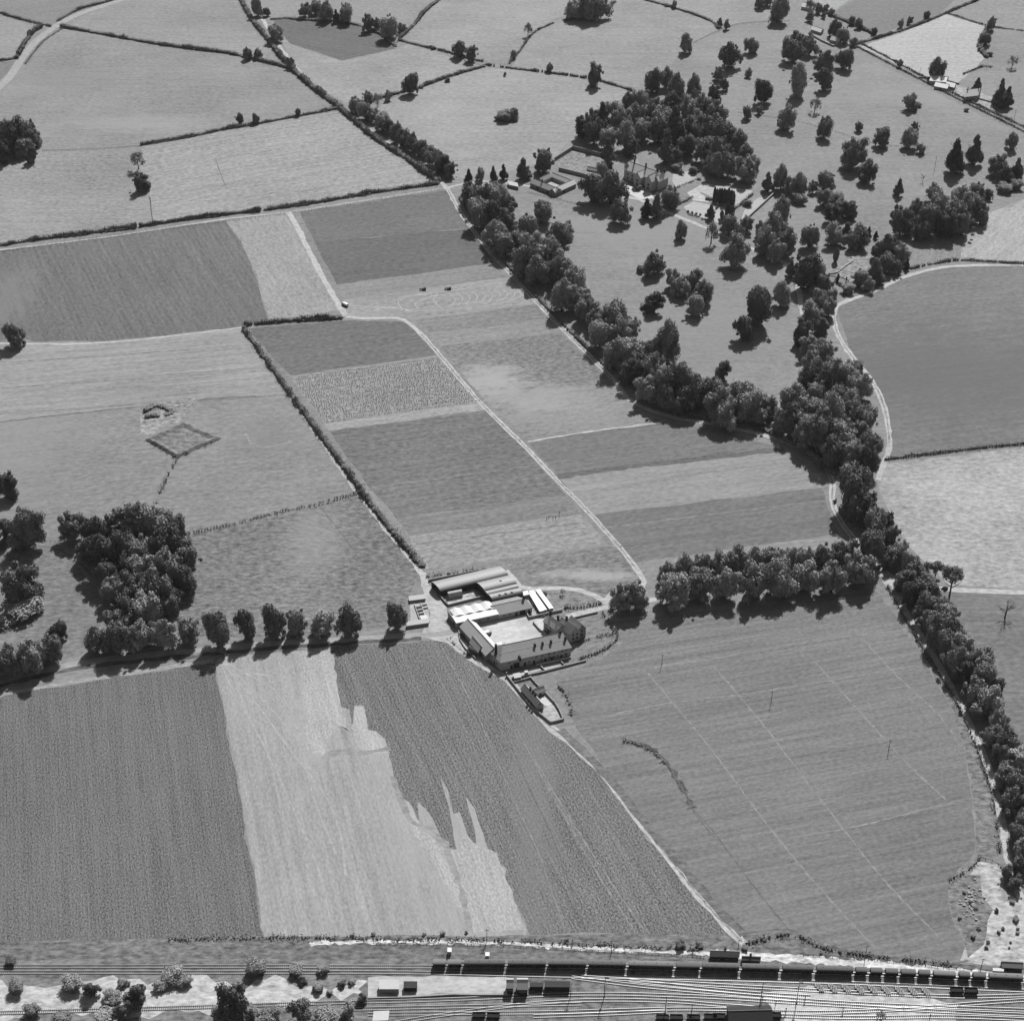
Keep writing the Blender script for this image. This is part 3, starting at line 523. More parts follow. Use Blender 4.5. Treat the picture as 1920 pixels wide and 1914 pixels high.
grove('1736,1134,44,d 1762,1138,40 1742,1160,40 1772,1160,44 1760,1182,44 1788,1180,40 1776,1206,48 1804,1212,42,l 1794,1234,46 1822,1240,42 1846,1232,40,l 1812,1262,42,d 1842,1268,44 1830,1290,46 1862,1290,34,d 1856,1316,46 1842,1334,34 1872,1352,44 1860,1378,40 1888,1384,48 1880,1412,44 1904,1424,44,l 1892,1452,44 1912,1476,44,d 1902,1502,40 1922,1530,46 1908,1560,40,d 1925,1590,40 1912,1622,34 1888,1636,26,d 1906,1655,24,d', 'belt down the right-hand lane', order='y', group='trees of the belt down the right lane')
grove('1252,1072,40 1284,1066,42 1318,1060,40 1350,1054,42 1384,1050,42 1416,1048,42 1448,1048,40 1480,1050,40 1512,1050,40 1546,1044,44 1580,1036,44', 'far row of the double avenue', group='trees of the avenue')
grove('1262,1104,54 1312,1094,54 1362,1090,54 1414,1084,56 1464,1080,54 1512,1080,56 1562,1082,54 1612,1066,62', 'near row of the double avenue', group='trees of the avenue')
grove('1168,1120,40 1193,1117,40', 'pair beside the track end')
grove('745,1155,38,d,1.2 653,1161,46,d,1.15 605,1168,38,l,1.1 557,1166,42,r,1.2 508,1163,48,d,1.3 458,1169,46,d,1.3 405,1178,46,r,1.15 352,1184,42,r,1.15 299,1186,52,r,1.1 258,1192,50,r,1.1 218,1192,48 180,1198,44', 'row along the left road', order='-x', group='trees along the left road')
grove('62,1226,64 18,1236,50 96,1212,46 106,1182,34,d -10,1246,50', 'cluster above the road end')
grove('136,986,46 176,996,56,d 222,984,58,d 262,978,60,l 300,984,56,r 328,994,46,d 166,1032,44,d 200,1036,58,d 240,1018,50,d 262,1036,56 302,1024,62,d 332,1024,44,d 350,1048,52,d 200,1078,46,d 232,1060,50,d 266,1072,56,l 306,1066,60 340,1086,50,d 214,1104,44,r 250,1104,54,d 290,1106,56,r 326,1118,42,d 234,1136,50,d 276,1138,54,l 312,1136,40,d 222,1160,46', 'round wood on the left', group='trees of the round wood')
grove('50,986,68 8,990,44 14,908,36,d 36,1094,60,d 22,628,42,d -30,1000,60', 'file down the left edge')
grove('30,1140,76,w', 'pale blossoming thicket below the dark bush at the left edge', single=True)
grove('22,256,42,d 44,248,34 8,250,40 60,288,26,d 58,232,14,c 40,275,34,l 5,282,34,d 66,258,24', 'clump at the upper left edge')
grove('257,296,26,s', 'thin-crowned tree, upper of the two in the pasture corner', single=True)
grove('263,342,28,d', 'dark broad tree, lower of the two in the pasture corner', single=True)
grove('450,223,14,d 478,222,14,d 559,210,11 464,100,18 484,100,16 516,62,26 483,12,20,t 500,22,12 545,118,14', 'hedgerows at the upper left')
grove('572,18,24 592,14,24 610,20,24 648,24,30 630,30,14,c 690,42,22 708,44,22 730,50,30 752,52,16', 'line above the ploughed strip')
grove('862,92,28,d 886,100,26 768,156,28,d 812,90,10,b 838,150,10,b 690,180,18 708,184,18,s 728,178,16 790,162,9,b', 'centre background hedges')
grove('990,52,16,s,1.2', 'tall spindly tree alone on the far hedge', single=True)
grove('963,102,10 1030,126,11,t 1117,140,30,d 1003,130,8,b 947,139,6 1075,18,30 1098,10,34 1122,8,34 1108,22,26 1350,42,10,t 1363,46,11,t 1264,8,10,t 1250,10,8,b', 'far hedges')
grove('946,217,30,b,.9 960,214,24,b,1.2 932,221,14,b', 'scrub island in the far pasture')
grove('668,196,26 684,206,26 700,216,26 716,228,26 730,238,26,d 744,248,26 758,258,26 772,266,26 786,276,26,d 798,284,26 810,292,28 822,300,28 834,308,30,d 846,318,28', 'row right of the upper lane', order='y', group='trees along the upper lane')
grove('1758,128,30,r,1.0', 'broad tree with bare trunk at the edge of the pale stubble', single=True)
grove('1688,119,12', 'small round tree on the far road hedge', single=True)
grove('1900,112,18,s', 'thin tree alone in the pasture at the right edge', single=True)
grove('1860,44,18,t 1848,72,20 1832,158,18,c 1876,172,22,c 1890,180,22,c 1880,188,22,d 1862,40,12 1855,100,12,b 1722,196,14,b 1812,206,10,b', 'group round the roadside farmstead')
grove('1520,8,14 1535,16,14 1548,15,12 1560,22,12 1568,52,28 1582,66,24 1610,44,14 1598,38,14 1520,30,14 1545,28,10 1640,58,12 1690,44,14 1706,38,12 1738,28,12 1440,-2,20 1425,4,16 1600,78,14', 'cottage gardens at the top')
grove('1808,1672,7,b 1820,1690,8,b 1800,1720,8,b 1868,1706,10,b 1898,1690,10,b 1905,1722,12,b 1880,1740,8,b 1873,1746,7,b 1908,1740,7,b 1908,1748,7,b 1895,1766,5,b 1892,1776,5,b 1853,1765,8,b 1850,1776,9,b 1830,1700,9,b 1835,1740,10,b 1825,1755,9,b', 'scrub of the rubble tip')
grove('1062,1762,8,b 1125,1770,7,b 1276,1770,18,b 1312,1770,16,b 1397,1776,12,b 1434,1760,8,b 830,1748,10,b 874,1748,8,b 796,1750,8,b 660,1752,10,b 700,1750,9,b 1540,1786,6,b', 'strip above the railway')
grove('30,1850,30,b 20,1800,20,b 136,1842,46,b 170,1856,30,d 210,1868,34,b 232,1842,24,b 258,1866,52,d 300,1848,26,b 322,1826,40,b 345,1838,26,b 440,1878,56,d 470,1892,40,b 415,1896,36,b 480,1812,34,b 556,1816,28,b 566,1838,18,b 606,1816,22,b 596,1850,18,b 618,1858,12,b 505,1906,40,b 560,1894,46,d 610,1904,40,b 650,1892,36,b 676,1872,24,b 660,1838,14,b 640,1842,16,b 200,1908,44,b 230,1896,30,d 60,1892,28,b 115,1908,34,b 1652,1902,18,s', 'scrubby ground beside the yard')
grove('898,1072,6,b 912,1071,9,b 920,1069,6,b 842,1076,8,b 882,1218,18,d,.7 896,1222,14,d,.7 868,1192,8,b 1055,1108,9,s 1022,1112,8,b', 'corners of the farmstead')
# dead tree with a bare crown of branches
r = empty('dead_tree', P(1884,1158), 'leafless branching dead tree in the pasture below the side road', 'tree')
t = link('trunk', trunk_mesh(5, mat('dead_wood', 70, .2), True), None, r); t.scale = (15,15,11)
r = empty('dead_tree', P(1730,342), 'small bare dead tree near the park pole', 'tree'); t = link('trunk', trunk_mesh(6, mat('dead_wood', 70, .2), True), None, r); t.scale = (6,6,8)
# ------------------------------------------------------------------ hedges
def hedge(px, h, wd, label, gap=0.0, m=None, dens=1.0, name='hedge', cat='hedge', leaf=.38):
    rng = np.random.default_rng(abs(hash(label)) % 9999 if False else sum(ord(c)*(i+1) for i, c in enumerate(label)) % 99991)
    pts = gline(px, 0, 1.6); ns = normals(pts); base = pts[0]
    A = np.array([p[:] for p in pts]); N = np.array([q[:] for q in ns]); vs, fs = [], []
    hv = 1+.28*np.interp(np.arange(len(A)), np.arange(0, len(A)+6, 4), rng.normal(0,1,len(np.arange(0, len(A)+6, 4))))
    hv = np.clip(hv, .5, 1.6); ok = rng.uniform(size=len(A)) >= gap
    for i in range(len(A)):
        if not ok[i]: continue
        hh = h*hv[i]; c = A[i]+N[i]*rng.normal(0,wd*.10); s = np.array([wd*.42*rng.uniform(.85,1.2), wd*.42*rng.uniform(.85,1.2), hh*.5])
        vs.append(ICO_V*(1+rng.normal(0,.12,(len(ICO_V),1)))*s+c+np.array([0,0,hh*.45])); fs.append(ICO_F)
    n = int(len(A)*11*dens); idx = rng.integers(0, len(A), n); idx = idx[ok[idx]]; n = len(idx)
    th = rng.uniform(-.3, math.pi+.3, n); hh = h*hv[idx]; rr = rng.uniform(.9,1.2,n)
    p = A[idx]+N[idx]*(np.cos(th)*wd*.5*rr)[:,None]+np.stack([rng.normal(0,.8,n), rng.normal(0,.8,n), hh*.48+np.sin(th)*hh*.52*rr], 1)
    d = N[idx]*np.cos(th)[:,None]+np.stack([0*th,0*th,np.sin(th)],1)+rng.normal(0,.5,(n,3)); d /= np.linalg.norm(d,axis=1,keepdims=True)
    v, f = quads(p, d, rng.uniform(.5,1.1,n)*leaf, rng); vs.append(v); fs.append(f)
    me = mesh_from(name, [q-np.array(base[:]) for q in vs], fs, m or M_HEDGE)
    o = link(name, me); o.location = base; return tag(o, label, cat)
H = hedge
H('-90,478 0,461 60,451 150,440 255,427', 3.2, 3.4, 'clipped dark hedge at the left end below the pasture, left of the field gate')
H('263,425 350,412 420,403 488,396', 3.2, 3.4, 'straight dark hedge between the two gates below the streaky pasture')
H('497,394 600,379 700,362 822,345', 3.2, 3.4, 'straight dark hedge running up to the lane corner')
H('115,51 200,66 300,84 370,93 430,101 490,115 545,129', 3.2, 4.2, 'thick dark hedge crossing the upper left pastures from the road')
H('108,40 150,18 215,0 300,-30', 2.6, 3.0, 'hedge along the far side of the upper left road')
H('36,104 46,84 62,62 78,52', 4.5, 4.5, 'bushy hedge along the left side of the road bend')
H('-60,122 0,115 33,109', 3, 4, 'short hedge meeting the road at the left edge')
H('-60,0 0,25 60,42 95,50', 2.5, 3, 'hedge running left from the road bend', .05)
H('48,120 80,80 118,54', 1.2, 1.4, 'low hedge along the near verge of the road bend', .1)
H('265,272 350,258 420,243 470,235 560,218 640,203', 2.8, 3.0, 'hedge between the two upper left pastures')
H('440,-20 468,30 498,70 526,106 545,128', 4.0, 5.0, 'tall overgrown hedge left of the lane at the top')
H('548,130 572,152 600,175 620,190 640,205', 4.5, 5.5, 'overgrown hedge along the lane below the hedge junction')
H('640,207 700,257 760,297 800,326 824,341', 4.2, 4.6, 'dark hedge left of the tree-lined lane')
H('508,37 530,36 546,36', 2, 2.4, 'short hedge at the left end of the ploughed strip')
H('548,36 600,40 640,42 700,57 742,88', 2.5, 3.4, 'hedge under the tree line above the ploughed strip')
H('750,72 778,46 800,20 835,-8', 3.2, 4.0, 'bushy hedge climbing from the tree line to the top edge')
H('748,76 790,87 830,96 870,108 905,116', 2.0, 2.8, 'hedge between the two upper centre pastures', .06)
H('660,198 700,188 780,166 850,142 908,125', 2.8, 3.6, 'hedge rising from the lane to the hedge corner')
H('910,122 960,129 1020,136 1110,149 1190,172', 2.0, 2.8, 'hedge along the top of the far pasture', .14)
H('955,120 975,96 1000,63 1038,44', 1.8, 2.2, 'thin hedge with the spindly tree', .12)
H('1060,40 1090,33 1130,24 1152,4', 3.0, 4.2, 'dense hedge at the foot of the distant copse')
H('1185,-6 1262,15 1330,39 1346,54', 2.0, 2.8, 'far hedge running down to the park fence')
H('460,611 480,608 550,602 640,597', 3.2, 3.6, 'short isolated dark hedge above the centre fields')
H('458,618 500,676 550,746 600,814 650,882 700,952 750,1013 792,1062', 3.4, 3.8, 'long straight dark hedge running down to the farm')
H('350,1002 430,985 520,962 600,945 672,925', 1.5, .9, 'line of small bushes above the rough pasture', .12)
H('1660,862 1750,851 1850,839 1925,833 2050,828', 1.6, 2.0, 'thin dark hedge between the two right-hand fields')
H('1708,504 1760,493 1800,488 1860,491 1925,495 2050,496', 1.8, 2.4, 'low hedge along the top of the right-hand crop field', .08)
H('1606,88 1700,137 1780,178 1850,213 1930,253 2050,318', 1.6, 1.6, 'low hedge on the near side of the far road')
H('1614,82 1700,128 1780,172 1850,206 1930,244 2050,308', 1.8, 1.8, 'low hedge on the far side of the far road')
H('1604,84 1700,55 1775,25 1835,0', 2.6, 3.0, 'bushy hedge along the upper edge of the pale stubble')
H('1530,12 1560,30 1600,47 1640,66', 3.2, 4.2, 'bushy hedge below the dark upper right field')
H('1778,26 1850,49 1925,60 2050,88', 1.4, 1.6, 'thin hedge line right of the pale stubble', .1)
H('1852,52 1838,80 1838,94 1850,108', 3.2, 5.0, 'bushy overgrown edge at the right of the pale stubble')
H('1806,140 1826,132 1842,126 1858,127', 1.6, 1.6, 'short thin hedge stub right of the pale stubble')
H('1664,1100 1700,1166 1740,1232 1790,1312 1830,1400 1848,1452', 1.2, 1.2, 'low hedge along the left verge of the right-hand lane', .12)
H('1850,1455 1862,1500 1870,1560 1874,1596', 1.3, 1.2, 'gappy low hedge at the lower end of the right lane', .4)
H('330,866 322,880 312,900 300,925 293,945', 1.4, 1.6, 'broken line of small bushes below the square earthwork', .5)
H('272,772 290,762 310,766 322,772 308,780 290,780 276,782', 2.4, 4.0, 'dark bramble patch filling the old pit', .1)
H('276,826 300,840 332,858 370,842 410,823', 1.0, 1.4, 'ragged growth round the near side of the earthwork', .45)
H('1780,1650 1800,1640 1822,1626 1836,1610', 1.0, 1.0, 'short ragged hedge bending round the field corner', .15)
H('1130,1150 1140,1165 1152,1182 1158,1196 1146,1210 1120,1224 1090,1234', 1.6, 1.4, 'curved garden hedge right of the farmhouse', .1)
H('800,1082 840,1076 880,1070 905,1067', 1.2, 1.0, 'scrappy hedge above the long arched barn', .25)
H('1060,1140 1090,1139 1126,1132', 1.6, 1.3, 'dark clipped hedge bordering the drive to the farmhouse')
H('1082,1205 1100,1200 1130,1192 1148,1190', 1.0, .8, 'low dividing hedge across the farmhouse garden', .1)
H('1046,1286 1056,1296 1066,1312 1072,1340', 1.5, 2.0, 'scrubby hedge beside the cottage plot', .3)
H('1478,1752 1450,1756 1420,1764 1395,1772', 1.2, 1.6, 'overgrown hedge at the field corner above the station', .1)
H('1500,1756 1540,1776 1600,1788 1700,1799 1780,1808', 1.0, 1.4, 'low hedge between the big hayfield and the railway', .2)
H('300,1762 500,1757 700,1760 900,1762 1100,1770 1320,1782', .9, .9, 'thin lineside hedge above the chalk path', .35)
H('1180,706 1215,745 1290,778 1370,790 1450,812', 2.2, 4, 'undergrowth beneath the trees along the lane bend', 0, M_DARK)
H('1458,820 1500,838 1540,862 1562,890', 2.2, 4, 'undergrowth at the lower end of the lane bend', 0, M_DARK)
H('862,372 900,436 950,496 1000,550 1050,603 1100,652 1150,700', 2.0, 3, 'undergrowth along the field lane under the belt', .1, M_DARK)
H('1170,1389 1186,1392 1200,1397 1226,1410 1246,1430', .9, 1.4, 'dark ragged weed patch curving across the big hayfield', .3)
H('1000,1136 1010,1150 1020,1156', .9, .7, 'small hedge at the piggery corner', .1)
H('842,1190 850,1205 870,1225 900,1240', 1.0, .9, 'low hedge round the triangular green before the barn', .3)
# ================================================================== BUILDINGS
M_SLATE = mat('slate_roof', 208, .18, .5, .55, .4); M_SLATE_D = mat('dark_slate_roof', 198, .16, .5, .6, .35); M_SHEET = mat('corrugated_iron', 158, .10, .25, .55, .4)
M_RANGE = mat('weathered_slates', 164, .26, .45, .7, .25); M_SLATE_L = mat('pale_stone_slates', 236, .16, .6)
M_WHITE = mat('bright_sheet_roof', 252, .10, .35, .6, .3); M_STONE = mat('stone_wall', 212, .22, .9); M_STONE_D = mat('dark_stone_wall', 182, .25, .9); M_RENDER = mat('pale_render', 232, .1, .6)
M_BRICK = mat('brick_chimney', 80, .2, 1.5); M_DARKW = mat('dark_opening', 22, .1, 1.0, .5, .4); M_TIMBER = mat('dark_timber', 62, .2, 1.2); M_WOOD = mat('weathered_boards', 110, .2, 1.2)
M_IRON = mat('dark_iron', 45, .15, 1, .6, .4); M_WPAINT = mat('white_paint', 225, .06, 1); M_GLASS = mat('greenhouse_glass', 215, .06, .5, .25, .6)
class Fr:
    def __init__(s, A, B, C):
        s.o = P(*A); s.ex = P(*B)-s.o; s.ey = P(*C)-s.o; s.lx = s.ex.length; s.ly = s.ey.length
    def __call__(s, a, b, z): return s.o+s.ex*a+s.ey*b+Vector((0,0,z))
    def m(s, a, b, z): return s.o+s.ex*(a/s.lx)+s.ey*(b/s.ly)+Vector((0,0,z))
def wbox(F, face, a, z, wd, ht, dep=.10):
    """thin box set proud on a wall: face F/B/L/R, a fraction along, z bottom"""
    b = MB()
    if face in 'FB':
        h = wd/2/F.lx; t0, t1 = ((-dep/F.ly, .02/F.ly) if face == 'F' else (1-.02/F.ly, 1+dep/F.ly)); q = [(a-h,t0),(a+h,t0),(a+h,t1),(a-h,t1)]
    else:
        h = wd/2/F.ly; s0, s1 = ((-dep/F.lx, .02/F.lx) if face == 'L' else (1-.02/F.lx, 1+dep/F.lx)); q = [(s0,a-h),(s1,a-h),(s1,a+h),(s0,a+h)]
    return b.hexa([F(x,y,z) for x, y in q], [F(x,y,z+ht) for x, y in q])
def openings(root, F, wins=(), doors=()):
    for face, a, z, wd, ht in wins:
        o = wbox(F, face, a, z, wd, ht).build('window', M_DARKW, root, root.location)
        wbox(F, face, a, z-.16, wd+.3, .14, .16).build('sill', M_RENDER, o, root.location)
    for face, a, wd, ht in doors: wbox(F, face, a, .02, wd, ht, .12).build('door', M_DARKW, root, root.location)
def chimney(root, roof, F, a, t, z0, z1, sz=.9, m=None):
    b = MB(); c = F(a, t, 0); ux = F.ex.normalized()*sz/2; uy = F.ey.normalized()*sz/2
    q = [c-ux-uy, c+ux-uy, c+ux+uy, c-ux+uy]
    b.hexa([p+Vector((0,0,z0)) for p in q], [p+Vector((0,0,z1)) for p in q])
    q2 = [c+(p-c)*1.25 for p in q]; b.hexa([p+Vector((0,0,z1+.003)) for p in q2], [p+Vector((0,0,z1+.2)) for p in q2])
    o = b.build('chimney', m or M_BRICK, roof, root.location)
    MB().cyl(c+Vector((0,0,z1+.2)), c+Vector((0,0,z1+.7)), .16, .13, 6).build('chimney_pot', m or M_BRICK, None, root.location).parent = roof
def gabled(name, label, cat, A, B, C, eave, ridge, rp=.5, back=None, wm=None, rm=None, wins=(), doors=(), chims=(), oh=.35, hipL=0, hipR=0, parent=None, thk=.22):
    F = Fr(A, B, C); root = parent or empty(name, F.o.copy(), label, cat); back = eave if back is None else back
    off = root.location; b = MB(); e = eave-.02; bk = back-.02
    b.hexa([F(0,0,0),F(1,0,0),F(1,1,0),F(0,1,0)], [F(0,0,e),F(1,0,e),F(1,1,bk),F(0,1,bk)])
    for s, hp in ((0,hipL),(1,hipR)):
        if not hp: b.add([F(s,0,e), F(s,1,bk), F(s,rp,ridge-.1), F(s+(.3/F.lx)*(1 if s==0 else -1),0,e), F(s+(.3/F.lx)*(1 if s==0 else -1),1,bk), F(s+(.3/F.lx)*(1 if s==0 else -1),rp,ridge-.1)], [(0,1,2),(3,4,5),(0,3,5,2),(1,4,5,2)])
    b.build('wall', wm or M_STONE, root, off)
    ox = oh/F.lx; oy = oh/F.ly; df = (ridge-eave)/max(rp*F.ly,.1)*oh; db = (ridge-back)/max((1-rp)*F.ly,.1)*oh
    l = hipL/F.lx if hipL else -ox; r = 1-hipR/F.lx if hipR else 1+ox
    fr = [F(-ox,-oy,eave-df), F(1+ox,-oy,eave-df), F(r,rp,ridge), F(l,rp,ridge)]; bk4 = [F(l,rp,ridge+.004), F(r,rp,ridge+.004), F(1+ox,1+oy,back-db), F(-ox,1+oy,back-db)]
    rb = MB(); rb.slab(fr, thk); rb.slab(bk4, thk)
    if hipL: rb.add([F(-ox,-oy,eave-df), F(l,rp,ridge+.006), F(-ox,1+oy,back-db)], [(0,1,2)])
    if hipR: rb.add([F(1+ox,-oy,eave-df), F(1+ox,1+oy,back-db), F(r,rp,ridge+.006)], [(0,1,2)])
    roof = rb.build('roof', rm or M_SLATE, root, off)
    rd = MB(); rd.cyl(F(l,rp,ridge+.05), F(r,rp,ridge+.05), .16, .16, 5); rd.build('ridge', mat('ridge_tiles', 150, .1), roof, off)
    openings(root, F, wins, doors)
    for a, t, z1 in chims:
        zr = eave+(ridge-eave)*(t/rp) if t <= rp else back+(ridge-back)*((1-t)/(1-rp))
        chimney(root, roof, F, a, t, zr-.6, z1)
    return root
def arched(name, label, A, B, C, eave, rise, openL=True, vents=(), wm=None):
    F = Fr(A, B, C); root = empty(name, F.o.copy(), label, 'barn'); off = root.location
    n = 12; oy = .25/F.ly; ox = .2/F.lx
    prof = lambda r0: [(.5-math.cos(math.pi*i/n)*(.5+oy), eave+math.sin(math.pi*i/n)*rise*r0) for i in range(n+1)]
    b = MB(); pr = prof(1.0)
    for i in range(n):
        (t0,z0),(t1,z1) = pr[i], pr[i+1]; b.hexa([F(-ox,t0,z0-.12),F(1+ox,t0,z0-.12),F(1+ox,t1,z1-.12),F(-ox,t1,z1-.12)], [F(-ox,t0,z0),F(1+ox,t0,z0),F(1+ox,t1,z1),F(-ox,t1,z1)])
    roof = b.build('roof', M_SHEET, root, off)
    for k in range(1, int(F.lx/2.4)):
        a = k*2.4/F.lx; q = MB()
        for i in range(n):
            (t0,z0),(t1,z1) = pr[i], pr[i+1]; w = .05/F.lx; q.add([F(a-w,t0,z0+.03),F(a+w,t0,z0+.03),F(a+w,t1,z1+.03),F(a-w,t1,z1+.03)], [(0,1,2,3)])
        q.build('sheet_lap', M_SHEET, roof, off)
    wl = MB(); t = .3
    wl.hexa([F(0,0,0),F(1,0,0),F.m(F.lx,t,0),F.m(0,t,0)], [F(0,0,eave),F(1,0,eave),F.m(F.lx,t,eave),F.m(0,t,eave)])
    wl.hexa([F.m(0,F.ly-t,0),F.m(F.lx,F.ly-t,0),F(1,1,0),F(0,1,0)], [F.m(0,F.ly-t,eave),F.m(F.lx,F.ly-t,eave),F(1,1,eave),F(0,1,eave)])
    wl.hexa([F.m(F.lx-t,t,0),F.m(F.lx,t,0),F.m(F.lx,F.ly-t,0),F.m(F.lx-t,F.ly-t,0)], [F.m(F.lx-t,t,eave),F.m(F.lx,t,eave),F.m(F.lx,F.ly-t,eave),F.m(F.lx-t,F.ly-t,eave)])
    wl.build('wall', wm or mat('tarred_sheet_wall', 72, .2, .6), root, off)
    for s0, op in ((.004, openL), (.996, False)):
        g = MB(); g.add([F(s0,x,z-.13) for x, z in prof(.98)]+([F(s0,1,.0),F(s0,0,.0)] if not op else []), [tuple(range(n+1+(0 if op else 2)))]); g.build('gable_sheet', mat('tarred_sheet_wall', 72, .2, .6), root, off)
    k = int(F.lx/5)
    for i in range(k+1):
        MB().cyl(F(.004+.992*i/k,-.02,0), F(.004+.992*i/k,-.02,eave), .1, .1, 6).build('post', M_IRON, root, off)
    for a, tt in vents:
        i = max(0, min(n-1, int(math.acos(max(-1,min(1,1-2*tt)))/math.pi*n))); (t0,z0),(t1,z1) = pr[i], pr[i+1]; c = F(a,(t0+t1)/2,(z0+z1)/2+.1); MB().box(c.x-.7,c.x+.7,c.y-.2,c.y+.2,c.z-.2,c.z+.25).build('roof_vent', M_IRON, roof, off)
    return root
def wallrun(label, px, h, th=.45, m=None, name='wall', cat='wall', z0=0):
    pts = [P(*q) for q in (parse(px) if isinstance(px, str) else px)]; b = MB(); base = pts[0]
    for p, q in zip(pts[:-1], pts[1:]):
        d = (q-p).normalized(); n = Vector((-d.y,d.x,0))*th/2; e = d*th*.45
        b.hexa([p-n-e*.9,q-n+e,q+n+e,p+n-e*.9], [v+Vector((0,0,h)) for v in (p-n-e*.9,q-n+e,q+n+e,p+n-e*.9)])
    o = b.build(name, m or M_STONE_D, None, base); o.location = base; return tag(o, label, cat)
def mono(name, label, cat, A, B, C, hf, hb, wm=None, rm=None, oh=.2, group=None, doors=()):
    F = Fr(A,B,C); root = empty(name, F.o.copy(), label, cat, group); off = root.location
    MB().hexa([F(0,0,0),F(1,0,0),F(1,1,0),F(0,1,0)], [F(0,0,hf-.02),F(1,0,hf-.02),F(1,1,hb-.02),F(0,1,hb-.02)]).build('wall', wm or M_STONE_D, root, off)
    ox, oy = oh/F.lx, oh/F.ly
    MB().slab([F(-ox,-oy,hf+.12),F(1+ox,-oy,hf+.12),F(1+ox,1+oy,hb+.12),F(-ox,1+oy,hb+.12)], .12).build('roof', rm or M_WHITE, root, off)
    openings(root, F, (), doors); return root
# ---- farm: arched barns
arched('arched_barn', 'longest arched iron barn at the back of the farm', (826,1118), (952,1088), (809,1102), 3.8, 1.8, vents=[])
arched('arched_barn', 'wide arched iron barn in the middle with one roof vent', (909,1118), (968,1104), (893,1103.5), 3.8, 1.7, False, vents=[(.62,.45)])
arched('arched_barn', 'narrow arched iron barn squeezed between two wider ones', (915,1124.5), (972,1111), (909,1118.5), 3.4, 1.2, False)
arched('arched_barn', 'near arched iron barn with three roof vents and dark front', (923,1134), (980,1121.5), (915,1125), 3.4, 1.7, False, vents=[(.28,.3),(.48,.3),(.68,.3)])
# ---- white multi-ridge shed
F = Fr((856,1178), (935,1161), (840,1157)); root = empty('cattle_shed', F.o.copy(), 'large shed with dazzling white roof of several gables beside the yard', 'shed'); off = root.location
MB().hexa([F(0,0,0),F(1,0,0),F(1,1,0),F(0,1,0)], [F(0,0,3.95),F(1,0,3.95),F(1,1,4.3),F(0,1,4.3)]).build('wall', M_STONE_D, root, off)
MB().slab([F(-.01,-.03,4.1),F(1.005,-.03,4.1),F(1.005,.5,5.1),F(-.01,.5,5.1)], .15).build('front_roof', M_WHITE, root, off)
for k in range(4):
    a0, a1 = .04+k*.24, .04+(k+1)*.24; am = (a0+a1)/2; b = MB()
    b.slab([F(a0,.40,5.0),F(am,.40,5.6),F(am,1.04,5.8),F(a0,1.04,4.7)], .12); b.slab([F(am,.40,5.603),F(a1,.40,5.0),F(a1,1.04,4.7),F(am,1.04,5.803)], .12)
    b.add([F(a0,1.0,3.8),F(a1,1.0,3.8),F(a1,1.0,4.2),F(am,1.0,5.65),F(a0,1.0,4.2), F(a0,.5,4.2),F(a1,.5,4.2),F(am,.5,5.45)], [(0,1,2,3,4),(5,6,7)]); b.build('gable_roof', M_WHITE, root, off)
openings(root, F, [('F',.35,1.4,1.0,.9),('F',.55,1.4,1.0,.9),('F',.75,1.4,1.0,.9)], [('F',.12,3.0,2.8),('F',.45,1.1,2.1),('L',.3,1.6,2.4)])
# ---- ranges round the yard
gabled('stone_byre', 'long slate-roofed byre joining the white shed', 'barn', (935.5,1161), (998,1147), (907.5,1141), 3.4, 5.7, rm=M_RANGE, wins=[('F',.15,1.4,.9,.8),('F',.33,1.4,.9,.8)], doors=[('F',.52,1.3,2.3),('F',.7,3.2,2.6),('F',.9,1.1,2.1)], chims=[(.97,.5,7.6)])
wr = gabled('stone_barn', 'tall slate barn running along the left side of the yard', 'barn', (911,1239), (863,1185), (941,1232), 4.2, 8.2, rm=M_SLATE_L, wm=M_STONE_D, wins=[('F',.3,1.6,.8,1.2),('F',.5,1.6,.8,1.2),('B',.4,1.5,1,1)], doors=[('F',.16,1.2,2.2),('B',.6,2.6,3.0)])
gabled('x','x','x', (896.5,1231), (881,1213), (908,1222.5), 3.6, 6.2, rm=M_SLATE, wm=M_STONE_D, parent=wr)
fr = gabled('stone_range', 'long hipped stone range with cottages closing the front of the yard', 'farm range', (939,1257.5), (1070.5,1229), (913,1231), 6.0, 10.2, rp=.64, back=6.0, hipL=6.0, wm=M_STONE, rm=M_RANGE,
   wins=[('F',.575,1.2,.9,1.0),('F',.585,4.0,.9,.9),('F',.68,4.2,1.2,1.0),('F',.69,1.3,1.1,1.2),('F',.755,1.3,.9,1.0),('F',.755,4.1,.8,.8),('F',.81,1.4,.9,1.0),('F',.925,1.5,1.2,1.0),('F',.93,4.2,.9,.9),('F',.4,1.4,.9,1.1),('F',.12,3.8,.8,.8),('F',.28,3.8,.8,.8),('L',.3,1.6,.8,1.0),('L',.62,3.4,.8,.8),('F',.87,4.1,.9,.9),('F',.50,3.9,.8,.8)],
   doors=[('F',.15,1.3,2.4),('F',.22,3.4,3.4),('F',.34,1.2,2.2),('F',.47,1.2,2.2),('F',.63,1.0,2.1),('F',.725,1.0,2.1),('F',.86,1.0,2.1),('L',.45,1.3,2.3)],
   chims=[(.55,.34,9.6),(.66,.34,9.6),(.78,.34,9.6),(.985,.34,9.8),(.975,.64,11.6)])
F = Fr((939,1257.5), (1070.5,1229), (913,1231))
MB().cyl(F(.06,.34,8.24), F(1.0,.34,8.24), .13, .13, 5).build('roof_band', mat('lead_band', 225, .05), fr, fr.location)
b = MB(); q = lambda x, y, s, z: [F(x,y,0)+Vector((dx*s,dy*s,z)) for dx, dy in ((-1,-1),(1,-1),(1,1),(-1,1))]
